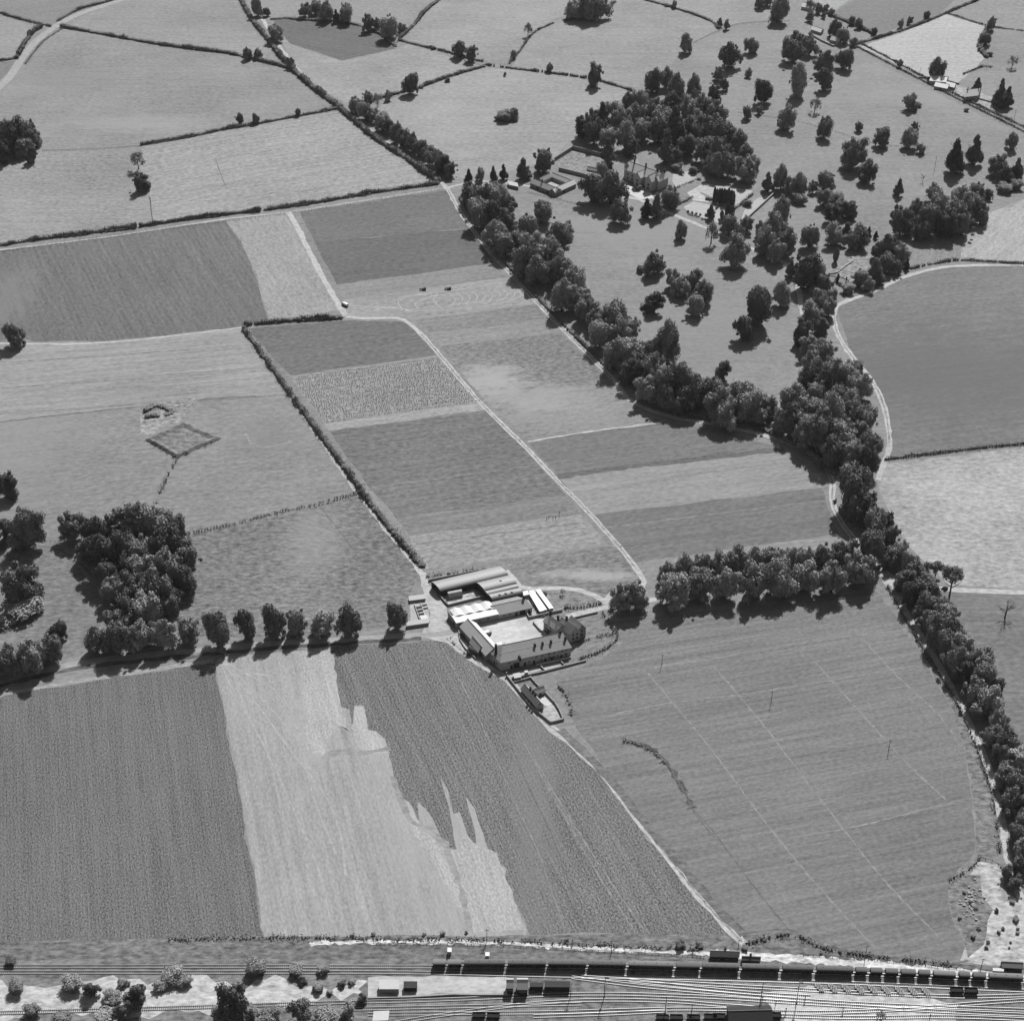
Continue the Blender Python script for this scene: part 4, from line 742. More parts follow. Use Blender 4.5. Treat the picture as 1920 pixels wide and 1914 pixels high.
b.hexa(q(.035,.52,.85,6.0), q(.035,.52,.6,12.6)); b.hexa(q(.035,.52,.75,12.603), q(.035,.52,.75,13.0)); b.build('tall_chimney', M_BRICK, fr, fr.location)
b = MB(); b.hexa([F(.258,-.04,4.2),F(.278,-.04,4.2),F(.278,.08,4.2),F(.258,.08,4.2)], [F(.258,-.04,7.2),F(.278,-.04,7.2),F(.278,.08,7.4),F(.258,.08,7.4)]); b.build('hoist_dormer', M_TIMBER, fr, fr.location)
# ---- low white-roofed piggeries
for (A,B,C), lab in zip([((1012,1151),(1019,1149.5),(992,1118)), ((1017,1149),(1025,1147.5),(992,1114)), ((1030,1146),(1037.5,1144.5),(1004.5,1112))], ['leftmost low white-roofed sty beside the byre', 'middle long low white-roofed sty', 'right-hand long low white-roofed sty beside the vegetable plot']):
    mono('pig_sty', lab, 'sty', A, B, C, 1.9, 2.3, group='low white-roofed sties', doors=[('L',.3,.8,1.2),('L',.6,.8,1.2)])
mono('store', 'tiny white-roofed store at the byre corner', 'shed', (982,1122), (991,1120), (980,1116), 2.2, 2.5)
wallrun('stone wall enclosing the sty yard towards the farmhouse', '986,1148 992,1160 1030,1151 1054,1146', 1.5)
# ---- farmhouse
h1 = gabled('farmhouse', 'tall gabled farmhouse with chimneys at the right of the yard', 'house', (1019,1179), (1043,1196), (1041,1174), 5.8, 9.2, wm=M_STONE, rm=M_SLATE_L, wins=[('F',.2,1.2,1,1.5),('F',.2,3.9,1,1.3),('F',.55,1.2,1,1.5),('F',.55,3.9,1,1.3),('L',.5,3.9,1,1.3)], doors=[('F',.38,1.1,2.2)], chims=[(.06,.5,12.2),(.55,.62,11.6)])
gabled('x','x','x', (1044,1186), (1069,1204), (1062,1181), 6.2, 10.2, wm=M_STONE, rm=M_SLATE_L, wins=[('R',.3,1.2,1,1.5),('R',.7,1.2,1,1.5),('R',.3,4.0,1,1.3),('R',.7,4.0,1,1.3)], chims=[(.35,.5,12.8)], parent=h1)
gabled('x','x','x', (1063,1181), (1083,1197), (1078,1177), 6.0, 9.6, wm=M_STONE_D, rm=M_SLATE_D, wins=[('R',.5,1.2,1.2,1.5),('R',.5,4.0,1.1,1.3)], parent=h1)
MB().cyl(P(1085,1196), P(1085,1196,3.2), .1, .1, 6).build('downpipe', M_IRON, h1, h1.location)
wallrun('garden wall before the farmhouse facing the yard', '1000,1168 1012,1182 1024,1190', 1.2)
wallrun('wall with pale coping below the cottages of the long range', '1006,1248 1030,1243 1070,1234', 1.3, .5, M_STONE)
wallrun('long boundary wall below the front gardens of the range', '960,1273 1014,1262 1060,1250 1098,1240', 1.2)
wallrun('short cross wall between the front gardens', '1013,1249 1021,1258', 1.2); wallrun('second short cross wall nearer the farmhouse', '1049,1239 1056,1246', 1.2)
wallrun('front wall of the stackyard', '842,1136 870,1129 906,1120', 1.4); wallrun('left wall of the stackyard', '826,1120 836,1132 841,1136', 1.4)
wallrun('stone wall behind the long arched barn', '804,1090 850,1081 898,1071', 1.5)
wallrun('wall along the right side of the drive', '1066,1162 1090,1156 1120,1149', 1.1)
wallrun('wall curving round the triangular green', '860,1184 862,1200 872,1216 892,1236', 1.0, .35)
b = MB(); c0, c1 = P(840,1120), P(866,1115)
d = (c1-c0).normalized(); n = Vector((-d.y,d.x,0))
pf = [(-1.8,0),(1.8,0),(1.9,2.0),(.9,3.2),(-.9,3.2),(-1.9,2.0)]
b.add([c0+n*x+Vector((0,0,z+.25)) for x,z in pf]+[c1+n*x+Vector((0,0,z+.25)) for x,z in pf], [tuple(range(6)), tuple(range(11,5,-1))]+[(i,(i+1)%6,6+(i+1)%6,6+i) for i in range(6)])
o = b.build('straw_stack', mat('straw', 195, .25, .8), None, c0); o.location = c0; tag(o, 'long pale straw stack in the yard before the long barn', 'straw stack')
# ---- pens and small roofs left of the farm
mono('pen_shelter', 'pale slab-roofed shelter at the upper end of the pens', 'shed', (768,1130), (798,1126), (767,1123), 1.6, 1.9, rm=M_SHEET)
for k in range(4):
    x, y = 781+k*2.6, 1139+k*6.2; F = Fr((x,y+2.8), (x+9,y+1.0), (x-1.4,y-1.4)); root = empty('pig_ark', F.o.copy(), '%s arched ark from the top in the pens by the road' % ordinal(k+1), 'ark', 'arks in the pens'); b = MB()
    pr = [(.5-math.cos(math.pi*i/8)*.5, .3+math.sin(math.pi*i/8)*1.0) for i in range(9)]
    for i in range(8): b.hexa([F(0,pr[i][0],pr[i][1]-.06),F(1,pr[i][0],pr[i][1]-.06),F(1,pr[i+1][0],pr[i+1][1]-.06),F(0,pr[i+1][0],pr[i+1][1]-.06)], [F(0,pr[i][0],pr[i][1]),F(1,pr[i][0],pr[i][1]),F(1,pr[i+1][0],pr[i+1][1]),F(0,pr[i+1][0],pr[i+1][1])])
    b.build('roof', M_SHEET, root, root.location); MB().hexa([F(.02,0,0),F(.98,0,0),F(.98,1,0),F(.02,1,0)], [F(.02,.02,.32),F(.98,.02,.32),F(.98,.98,.32),F(.02,.98,.32)]).build('base', M_STONE, root, root.location)
mono('pen_shelter', 'long pale low roof nearest the road at the pens', 'shed', (762,1178), (804,1172), (764,1171), 1.8, 2.2, rm=M_SHEET)
mono('pen_shelter', 'small grey shed in the corner of the pens', 'shed', (790,1166), (802,1164.5), (788,1160.5), 2.0, 2.3, rm=M_SLATE)
wallrun('low wall along the left of the arks', '777,1134 786,1160 788,1166', 1.0, .3, M_STONE); wallrun('low wall along the right of the arks', '789,1132 798,1160', 1.0, .3, M_STONE); wallrun('low divider wall across the upper pens', '790,1136 800,1134', .9, .3, M_STONE)
wallrun('low divider wall across the middle pens', '792,1142 802,1140', .9, .3, M_STONE)
# ---- cottage by the track
ct = gabled('cottage', 'small double cottage with dark gable beside the field track', 'cottage', (1005.5,1331.5), (977,1299), (1019,1328), 3.2, 5.9, wm=M_STONE, rm=M_SLATE_L, wins=[('L',.5,3.2,.8,.9),('F',.2,1.0,.9,1),('F',.45,1.0,.9,1),('F',.8,1.0,.9,1)], doors=[('F',.33,1,2),('F',.65,1,2)], chims=[(.45,.5,7.8),(.62,.5,7.8),(.3,.5,7.6)])
gabled('x','x','x', (1006,1306), (1022,1301), (1000,1299), 2.6, 4.4, wm=M_RENDER, rm=M_SLATE, doors=[('F',.45,1,1.9)], parent=ct)
mono('shed', 'small pale-roofed shed at the upper end of the cottage yard', 'shed', (965,1277), (977,1274.5), (962,1270), 2.2, 2.4, rm=M_SHEET)
mono('privy', 'tiny dark hut by the wall above the cottage', 'hut', (985,1267), (990,1266), (983.5,1263.5), 2.3, 2.1, rm=M_SLATE_D)
wallrun('track-side wall of the cottage yard', '950,1268 972,1296 994,1324 1010,1338 1032,1356', 1.5); wallrun('end wall of the cottage garden', '1032,1356 1056,1350', 1.5, .8); wallrun('right-hand wall of the cottage garden', '1056,1350 1048,1332 1040,1319 1022,1300', 1.5)
wallrun('upper right wall of the cottage drying ground', '994,1270 1002,1280 1011,1289', 1.3); wallrun('cross wall above the cottage drying ground', '964,1280 980,1276 994,1272', 1.2)
o = MB().box(-.3,.3,-.3,.3,0,3.0).build('gate_pier', M_STONE_D); o.location = P(950,1268); tag(o, 'tall dark gate pier at the head of the cottage wall', 'gate pier')
# ---- manor and its stables
e1, e2 = (1,.40), (1,-.44)
mn = gabled('manor_house', 'rambling gabled manor house in front of the dark wood', 'manor house', (1171,336), (1228,357), (1192,327), 9.0, 13.5, wm=M_RENDER, rm=M_SLATE_D, wins=[('F',a,z,1.4,1.8) for a in (.1,.25,.4,.6,.8) for z in (1.2,4.6)], doors=[('F',.5,1.6,2.6)], chims=[(.12,.5,17),(.5,.5,17),(.86,.5,17)])
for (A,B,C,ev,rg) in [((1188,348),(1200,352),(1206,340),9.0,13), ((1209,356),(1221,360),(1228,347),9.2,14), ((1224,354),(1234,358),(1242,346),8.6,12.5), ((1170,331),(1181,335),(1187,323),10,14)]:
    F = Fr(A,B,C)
    gabled('x','x','x', A, C, B, ev, rg, wm=M_WPAINT, rm=mat('sunlit_slates', 255, .08, .6), wins=[('L',.5,1.3,2,2),('L',.5,4.6,1.8,1.8)], chims=[(.85,.5,rg+2.5)], parent=mn)  # sun glare on the wing gables painted into their white walls and slates
st = gabled('stable_block', 'low quadrangle of stables left of the manor', 'stables', (994,350), (1041,369), (1006,344), 3.6, 6.0, wm=M_STONE_D, rm=M_SHEET, doors=[('F',.3,2.4,2.6),('F',.7,2.4,2.6)], chims=[(.35,.5,8)])
gabled('x','x','x', (1041.5,369), (1080,351.5), (1030,364.5), 3.6, 6.0, wm=M_STONE_D, rm=M_SLATE, doors=[('F',.4,2.2,2.4)], parent=st)
gabled('x','x','x', (1008,343.5), (1026,335), (1016,347), 3.4, 5.6, wm=M_STONE, rm=M_SHEET, parent=st)
gabled('x','x','x', (1032,337), (1064,350), (1040,333), 3.4, 5.4, wm=M_STONE, rm=M_SLATE, parent=st)
mono('implement_shed', 'small arched store among trees left of the stables', 'shed', (954,352), (972,356), (952,346), 2.6, 3.2, rm=M_SHEET)
wallrun('left wall of the walled garden', '1040,302 1074,280', 3.2); wallrun('back wall of the walled garden against the wood', '1074,280 1154,300', 3.2); wallrun('front wall of the walled garden', '1048,320 1100,333', 3.0)
gh = gabled('greenhouse', 'bright glazed greenhouse in the walled garden', 'greenhouse', (1100,320), (1118,324), (1105,317), 1.6, 3.2, wm=M_GLASS, rm=M_GLASS)
wallrun('long dark garden wall slanting up to the trees right of the formal garden', '1391,420 1452,364', 2.0, .9)
for k in range(9):
    tree(1340+k*4.4, 364+k*.6+(k%3)*1.2, 6.0, 'y', '%s clipped yew from the left in the dark row on the formal lawn' % ordinal(k+1), 'clipped yews on the formal lawn', 1.4)
hedge('1325,374 1350,378 1376,384', 2.2, 3, 'dark clipped base hedge beneath the row of yews', 0, M_DARK)
for k in range(4):
    tree(1290+k*7.8, 396+k*2.0, 5, 'b', '%s clipped box bush from the left along the lower lawn edge' % ordinal(k+1), 'clipped box bushes')
hedge('1288,402 1305,406 1318,412', 1.2, 1.2, 'flower border along the foot of the lower lawn', .2)
hedge('1262,386 1285,378 1298,370', 1.4, 1.6, 'shrub border left of the formal lawns', .2)
hedge('1378,392 1396,378 1410,366', 1.8, 2.2, 'shrub border between the two right-hand lawns', .15)
hedge('1265,354 1290,344 1310,336', 1.0, 1.0, 'low border along the terrace walk', .2)
# ---- lodge, roadside cottages and farmstead
gabled('lodge', 'small slate lodge among shrubs above the field corner', 'cottage', (1540,532), (1562,535), (1544,523), 3.0, 5.6, wm=M_RENDER, rm=M_SLATE, chims=[(.5,.5,7)], wins=[('F',.3,1,1,1),('F',.7,1,1,1)], doors=[('F',.5,1,2)])
gabled('lodge', 'second little lodge with pale walls right of the first', 'cottage', (1572,534), (1586,539), (1577,527), 2.8, 5.0, wm=M_RENDER, rm=M_SLATE, chims=[(.8,.5,6.4)])
wallrun('low curved wall of the lodge garden', '1548,516 1570,512 1585,500 1600,490', 1.0, .4, M_STONE)
gabled('barn', 'pale slate barn at the road end of the roadside farmstead', 'barn', (1742,158), (1772,161), (1748,149), 3.6, 6.4, wm=M_RENDER, rm=M_SLATE, doors=[('F',.5,2.4,2.6)])
gabled('barn', 'second slate barn parallel to the road at the farmstead', 'barn', (1751,167), (1775,172), (1756,160), 3.0, 5.2, wm=M_STONE, rm=M_SLATE, doors=[('F',.5,2.2,2.4)])
gabled('barn', 'dark-walled cart shed right of the roadside barns', 'barn', (1772,166), (1788,170), (1776,158), 3.0, 5.0, wm=M_STONE_D, rm=M_SHEET)
gabled('farmhouse', 'dark roadside farmhouse under a conifer at the upper right', 'house', (1806,192), (1832,189), (1812,180), 5.2, 9.2, wm=M_STONE_D, rm=M_SLATE, chims=[(.1,.5,10.8),(.9,.5,10.8)], wins=[('F',.25,1.2,1,1.2),('F',.75,1.2,1,1.2),('F',.25,3.6,1,1.1),('F',.75,3.6,1,1.1)], doors=[('F',.5,1,2.1)])
wallrun('field wall behind the roadside barns', '1722,147 1756,147 1772,152 1798,159', 1.5); wallrun('garden wall right of the roadside farmhouse', '1834,186 1872,196', 1.2); wallrun('wall of the plots below the roadside farmhouse', '1858,203 1876,196', 1.0)
gabled('cottage', 'white-gabled cottage beside the far road at the top right', 'cottage', (1556,80), (1572,84), (1562,75), 3.0, 5.8, wm=M_WPAINT, rm=M_SLATE, chims=[(.9,.5,7)], wins=[('F',.5,1.0,1,1)])
gabled('cottage', 'slate cottage in the gardens at the top edge', 'cottage', (1502,18), (1522,22), (1508,12), 3.2, 6.0, wm=M_RENDER, rm=M_SLATE, chims=[(.5,.5,7.4)])
gabled('cottage', 'low cottage with walled plot left of the white-gabled one', 'cottage', (1520,60), (1538,66), (1526,55), 2.8, 5.0, wm=M_STONE, rm=M_SLATE)
wallrun('dark garden wall of the plot beside the white-gabled cottage', '1516,64 1540,78 1562,88 1580,84', 1.6)
# ================================================================== RAILWAY
ZB = ZC[0]+.02
M_RAIL = mat('rail_head', 200, .04, .5, .4, .5); M_SLEEP = mat('sleepers', 88, .2, .8); M_VAN = mat('van_roof', 122, .12, .7); M_VAN2 = mat('pale_van_roof', 146, .12, .7); M_BODY = mat('van_body', 48, .15, .8); M_COACH = mat('coach_body', 40, .1, .8, .4, .4)  # rail_head: light reflected off the rails is painted in as a bright tone
ZBAL = max(o.data.vertices[0].co.z for o in COL.objects if o.name.startswith(('railway_ballast','pale_ground','platform_yard')))
def rtrack(px, sleepers=True):
    pts = gline(px, 0, 4.0); ns = normals(pts); root = bpy.data.objects.new('railway_track', None); COL.objects.link(root); root.location = pts[0]; struct(root); off = Vector(pts[0])
    z0 = nextz()
    for s in (-1, 1):
        b = MB(); vs = []
        for p, n in zip(pts, ns):
            for o2, z in ((-.07,.10),(.07,.10),(.07,.30),(-.07,.30)): vs.append(p+n*(s*.75+o2*1.2)+Vector((0,0,z0+z)))
        fs = []
        for i in range(len(pts)-1):
            for k in range(4): fs.append((4*i+k, 4*i+(k+1)%4, 4*i+4+(k+1)%4, 4*i+4+k))
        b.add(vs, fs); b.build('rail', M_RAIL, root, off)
    b = MB(); acc = 0; step = .9
    for p, q in zip(pts[:-1], pts[1:]):
        d = q-p; L = d.length; d = d/L; n = Vector((-d.y,d.x,0)); t = -acc
        while t+step <= L:
            t += step; c = p+d*t
            b.hexa([c-d*.15-n*1.25+Vector((0,0,z0)),c+d*.15-n*1.25+Vector((0,0,z0)),c+d*.15+n*1.25+Vector((0,0,z0)),c-d*.15+n*1.25+Vector((0,0,z0))],
                   [c-d*.15-n*1.25+Vector((0,0,z0+.14)),c+d*.15-n*1.25+Vector((0,0,z0+.14)),c+d*.15+n*1.25+Vector((0,0,z0+.14)),c-d*.15+n*1.25+Vector((0,0,z0+.14))])
        acc = L-t
    stuff(b.build('sleepers', M_SLEEP, root, off)); return z0
TRAIN = '-120,1812 400,1811.5 810,1812 1000,1812.3 1150,1814 1360,1819 1600,1825.5 1750,1832 1900,1839 2060,1847'
zt = rtrack(TRAIN)
for q in ['-120,1823 400,1822.5 760,1823 1060,1829.5 1300,1834.5 1500,1839.5 1640,1844.5 1920,1857 2060,1863',
          '1090,1831 1200,1837.5 1340,1846 1470,1853 1620,1861 1760,1867 1840,1868 2060,1862', '1072,1832 1200,1848 1340,1861 1450,1870 1560,1878 1700,1885 1920,1893 2060,1898',
          '-120,1902 300,1890 600,1880 760,1876 900,1871 1040,1864.5 1120,1863 1200,1864 1340,1869.5 1460,1877 1620,1887 1800,1897 2060,1908', '700,1925 800,1907 960,1885 1040,1878 1100,1875 1180,1874.5 1280,1878 1340,1883 1440,1890',
          '640,1892 760,1889 960,1884.5 1090,1881.5', '690,1901 900,1899 1040,1897.5 1150,1894 1260,1891 1340,1891.5 1440,1894', '1000,1905 1150,1900 1250,1894.5', '1440,1896 1560,1897 1700,1891 1840,1880 2060,1866', '1450,1903 1600,1907 1800,1906 2060,1918', '1180,1838 1300,1851 1420,1862 1520,1868']:
    rtrack(q)
ZR = zt+.30
LINE = gline(TRAIN, 0, 1.0); LPX = None
def track_at(x):
    """point and direction on the train line at photo column x"""
    xs = parse(TRAIN); 
    for (x0,y0),(x1,y1) in zip(xs[:-1], xs[1:]):
        if x0 <= x <= x1: y = y0+(y1-y0)*(x-x0)/(x1-x0); d = P(x1,y1)-P(x0,y0); return P(x, y), math.atan2(d.y, d.x)
def wagon_parts(root, L, kind, rm):
    h = L/2
    if kind == 'coach': fl, ev, cr = 1.1, 3.2, 3.85
    else: fl, ev, cr = 1.0, 3.0, 3.6
    wd = 1.35
    body = MB().box(-h,h,-wd,wd,fl,ev).build('body', M_COACH if kind == 'coach' else M_BODY, root)
    b = MB(); n = 8; pr = [(-math.cos(math.pi*i/n)*(wd+.06), ev+math.sin(math.pi*i/n)*(cr-ev)) for i in range(n+1)]
    for i in range(n): b.hexa([(-h-.05,pr[i][0],pr[i][1]-.08),(h+.05,pr[i][0],pr[i][1]-.08),(h+.05,pr[i+1][0],pr[i+1][1]-.08),(-h-.05,pr[i+1][0],pr[i+1][1]-.08)], [(-h-.05,pr[i][0],pr[i][1]),(h+.05,pr[i][0],pr[i][1]),(h+.05,pr[i+1][0],pr[i+1][1]),(-h-.05,pr[i+1][0],pr[i+1][1])])
    for s in (-1,1): b.add([(s*h,x,z-.05) for x,z in pr], [tuple(range(n+1))])
    roof = b.build('roof', rm, root)
    MB().box(-h+.1,h-.1,-wd+.25,wd-.25,.7,fl-.003).build('underframe', M_IRON, root)
    ax = [(-h+1.8),(-h+4.2),(h-4.2),(h-1.8)] if kind == 'coach' else [-h*.55, h*.55]
    for a in ax:
        for s in (-1,1): MB().cyl((a,s*.70,.46),(a,s*.84,.46),.46,.46,10).build('wheel', M_IRON, root)
    for e in (-1,1):
        for s in (-1,1): MB().cyl((e*h,s*.86,1.0),(e*(h+.5),s*.86,1.0),.12,.2,6).build('buffer', M_IRON, root)
    if kind == 'coach':
        k = int(L/2.2)
        for i in range(k):
            for s in (-1,1): x = -h+L*(i+.5)/k; MB().box(x-.55,x+.55,s*(wd+.03)-.03,s*(wd+.03)+.03,1.9,2.7).build('window', mat('coach_glass',70,.05,1,.2,.6), root)
        for i in range(int(L/4)): x = -h+L*(i+.5)/int(L/4); MB().box(x-.2,x+.2,-.2,.2,cr-.05,cr+.18).build('ventilator', M_IRON, roof)
    else:
        for s in (-1,1): MB().box(-.8,.8,s*(wd+.03)-.03,s*(wd+.03)+.03,fl+.05,ev-.1).build('sliding_door', mat('van_door', 58, .1, 1), root)
edges = [(811,837),(839.5,866.5),(869,948),(951,1024.5),(1026.5,1100),(1102.5,1174),(1177,1263),(1266,1312),(1314.5,1385.5),(1389,1461),(1465,1524),(1528.5,1598.5),(1602,1625),(1629.5,1653.5),(1657.5,1683),(1686.5,1716),(1719.5,1743),(1747,1790.5),(1795,1817.5),(1821,1847),(1851,1916),(1919.5,1945)]
for i, (x0, x1) in enumerate(edges):
    p0, a0 = track_at(x0); p1, a1 = track_at(x1); c = (p0+p1)/2; L = (p1-p0).length-.6; kind = 'coach' if L > 13 else 'van'
    rm = M_VAN2 if i in (0,1,6,17,20) else M_VAN
    desc = ('long bogie coach' if L > 15 else 'middle-length coach') if kind == 'coach' else 'short goods van'
    root = empty('railway_coach' if kind == 'coach' else 'goods_van', (c.x,c.y,ZR), '%s, %s vehicle from the left in the long dark train' % (desc, ordinal(i+1)), 'railway coach' if kind == 'coach' else 'goods van', 'vehicles of the long train', math.atan2((p1-p0).y,(p1-p0).x))
    wagon_parts(root, L, kind, rm)
def loose(px, py, L, ang_px, label, kind='van', open_=False):
    c = P(px,py); root = empty('goods_wagon' if open_ else 'goods_van', (c.x,c.y,ZB), label, 'goods wagon', None, gang((px,py),(px+20,py+ang_px)))
    if not open_: wagon_parts(root, L, kind, M_VAN); return
    h = L/2; b = MB()
    for q in ((-h,h,-1.25,-1.15),(-h,h,1.15,1.25),(-h,-h+.1,-1.15,1.15),(h-.1,h,-1.15,1.15)): b.box(q[0],q[1],q[2],q[3],1.1,2.2)
    b.box(-h,h,-1.25,1.25,.9,1.097); b.build('body', M_BODY, root); MB().box(-h+.12,h-.12,-1.13,1.13,1.1,1.7).build('coal_load', mat('coal',30,.3,2), root)
    for a in (-h*.55,h*.55):
        for s in (-1,1): MB().cyl((a,s*.7,.46),(a,s*.84,.46),.46,.46,10).build('wheel', M_IRON, root)
    for e in (-1,1):
        for s in (-1,1): MB().cyl((e*h,s*.86,1.0),(e*(h+.4),s*.86,1.0),.12,.18,6).build('buffer', M_IRON, root)
for x, y, lab in [(898,1907,'open wagon, left of the pair at the bottom edge left of centre'),(925,1908,'open wagon, right of the pair at the bottom edge left of centre'),(1242,1911,'open coal wagon, first from the left on the siding before the goods shed'),(1268,1911,'open coal wagon, second from the left on the siding before the goods shed'),(1300,1911,'open coal wagon, third from the left on the siding before the goods shed'),(1332,1910,'open coal wagon next to the goods shed'),(1348,1909,'open wagon tight against the left end of the goods shed'),(1452,1907,'open wagon at the right end of the goods shed'),(1793,1860,'dark open wagon left of the pair on the right-hand siding'),(1820,1861,'flat open wagon right of the pair on the right-hand siding')]:
    loose(x, y, 5.4, .4, lab, open_=True)
# ---- station buildings
gabled('goods_shed', 'big dark-roofed goods shed at the bottom edge', 'goods shed', (1366,1930), (1446,1928), (1362,1899), 4.6, 7.2, rm=mat('tarred_roof',70,.12,.5), wm=M_TIMBER, doors=[('L',.5,4,4),('R',.5,4,4)])
gabled('station_building', 'long wooden station building with chimney above the train', 'station building', (1331,1799), (1384,1801), (1332,1789), 3.2, 4.6, rm=M_SLATE_D, wm=M_WOOD, chims=[(.5,.7,5.8)], wins=[('F',a,1.0,1.2,1.2) for a in (.12,.3,.6,.85)], doors=[('F',.45,1.1,2.1)])
gabled('platform_hut', 'small lamp hut right of the wooden station building', 'hut', (1391,1804), (1424,1805.5), (1391.5,1797), 2.2, 3.0, rm=mat('hut_roof',128,.1), wm=M_WOOD, chims=[(.45,.6,4.2)], doors=[('F',.3,.9,1.8)])
gabled('signal_box', 'narrow gabled signal box on the platform, left of the two', 'signal box', (951,1863), (962,1863), (950.5,1846), 4.6, 6.6, rm=M_SLATE, wm=M_TIMBER, wins=[('F',.5,2.6,2.0,1.2)])
gabled('signal_box', 'broad gabled signal box on the platform, right of the two', 'signal box', (971,1866), (989,1866), (970.5,1846), 4.8, 7.2, rm=M_SLATE, wm=M_TIMBER, wins=[('F',.5,2.8,3.0,1.3)])
mono('coal_store', 'low dark store right of the broad signal box', 'shed', (994,1856), (1018,1856), (994,1848), 2.6, 2.2, rm=mat('tarred_roof',70,.12,.5), wm=M_TIMBER)
mono('coal_store', 'long dark flat-roofed store with pale hatch on the platform end', 'shed', (1022,1858), (1068,1858.5), (1022,1847), 3.2, 2.8, rm=mat('tarred_roof',70,.12,.5), wm=M_TIMBER)
mono('platform_office', 'grey-roofed office at the left end of the platform', 'building', (712,1862), (748,1862), (712,1846), 3.2, 3.2, rm=M_SLATE_D, wm=M_STONE_D)
mono('platform_office', 'dark low shelter right of the grey office', 'building', (758,1858), (782,1858), (758,1847), 2.6, 2.6, rm=mat('tarred_roof',70,.12,.5), wm=M_TIMBER)
gabled('cabin', 'pale-roofed cabin above the right end of the train', 'cabin', (1878,1818), (1916,1820), (1876,1806), 2.4, 3.6, rm=M_SHEET, wm=M_WOOD, doors=[('F',.3,1,2)])
mono('trackside_hut', 'tiny dark hut touching the train left of the pale cabin', 'hut', (1861,1824), (1880,1825), (1861,1819), 1.8, 1.6, rm=M_SLATE_D)
mono('platelayers_hut', 'small white hut on the bank at the left of the train', 'hut', (840,1790), (846,1790), (840,1783), 2.4, 2.2, rm=M_WHITE, wm=M_WPAINT); mono('platelayers_hut', 'second small white hut nearer the middle of the train', 'hut', (911,1797), (917,1797), (911,1791), 2.2, 2.0, rm=M_WHITE, wm=M_WPAINT)
mono('platform_office', 'dark shed at the bottom edge left of the tracks', 'building', (700,1922), (728,1921), (702,1904), 3.4, 3.0, rm=M_SLATE_D, wm=M_TIMBER)
b = MB(); o0 = P(692,1869)
pp = [P(x,y) for x, y in ((690,1870),(770,1868),(850,1863),(900,1864),(952,1863.5))]
for p, q in zip(pp[:-1], pp[1:]):
    n = Vector((0,-1,0)); b.hexa([p+n*.8,q+n*.8,q,p], [v+Vector((0,0,.9)) for v in (p+n*.8,q+n*.8,q,p)])
o = b.build('platform_edge', M_STONE_D, None, o0); o.location = o0; tag(o, 'raised dark edge along the lower side of the platform', 'platform')
# stacks of sleepers beside the line
for r in range(3):
    for k in range(9):
        x = 1532+k*25+r*4; y = 1847.5+r*4.2+k*.95
        if x > 1760: continue
        c = P(x,y); b = MB()
        for l in range(3):
            for s in range(3):
                if l % 2: b.box(-1.2,1.2,-.9+s*.75,-.55+s*.75,ZB+l*.27,ZB+l*.27+.26)
                else: b.box(-1.0+s*.8,-.65+s*.8,-1.1,1.1,ZB+l*.27,ZB+l*.27+.26)
        o = b.build('sleeper_stack', mat('new_sleepers',190,.15,1.0)); o.location = (c.x,c.y,0)
        tag(o, '%s pale sleeper stack from the left in the %s row beside the line' % (ordinal(k+1), ordinal(r+1)), 'sleeper stack', 'stacks of sleepers beside the line')
# ---- poles and signals
def pole(x, y, h, label, arms=1, name='telegraph_pole'):
    c = P(x,y); root = empty(name, c, label, 'pole', None, .1)
    MB().cyl((0,0,0),(0,0,h),.16,.11,7).build('shaft', M_TIMBER, root)
    for k in range(arms): MB().box(-.9,.9,-.06,.06,h-.5-k*.6,h-.38-k*.6).build('crossarm', M_TIMBER, root)
    for k in range(arms):
        for s in (-.8,.8): MB().cyl((s,0,h-.38-k*.6),(s,0,h-.18-k*.6),.06,.04,5).build('insulator', M_WPAINT, root)
for x, y, h, lab in [(1241,1247,7.5,'timber pole in the hayfield nearest the farm'),(1446,1316,7.5,'timber pole in the middle of the big hayfield'),(1666,1406,7.5,'timber pole on the right of the big hayfield'),(913,1764,8,'lineside pole above the left half of the train'),(1146,1788,9,'lineside pole above the middle of the train'),(1622,1795,8,'lineside pole on the chalk embankment'),(1838,1820,8.5,'leaning-looking lineside pole near the pale cabin'),(1070,1868,9,'pole between the dark store and the tracks'),(1752,320,13,'tall pole standing in the right-hand park'),(1902,222,8,'pole on the verge of the far road'),(1724,142,8,'pole in the hedge of the pale stubble'),(1384,1778,6,'gate pole where the field track meets the station')]:
    pole(x, y, h, lab)
def signal(x, y, h, label):
    c = P(x,y); root = empty('railway_signal', (c.x,c.y,0), label, 'signal')
    MB().cyl((0,0,0),(0,0,h),.2,.13,7).build('post', M_WPAINT if 'white' in label else M_IRON, root)
    for k in range(2): MB().box(.1,1.6,-.05,.05,h-.6-k*1.8,h-.25-k*1.8).build('arm', M_IRON, root)
    MB().box(-.5,.5,-.5,.5,h*.62,h*.62+.1).build('platform', M_IRON, root); MB().cyl((0,0,h),(0,0,h+.6),.12,.02,6).build('finial', M_IRON, root); MB().box(-.35,.35,-.35,.35,0,.7).build('base', M_IRON, root)
signal(1133,1868,13,'tall dark signal post left of the diverging tracks'); signal(1247,1899,11,'dark signal post among the tracks right of the tall one'); signal(1425,1884,15,'slender dark signal beside the goods shed'); signal(1493,1880,16,'signal with white post on the pale ground'); signal(1296,1902,7,'short dark signal near the bottom sidings')
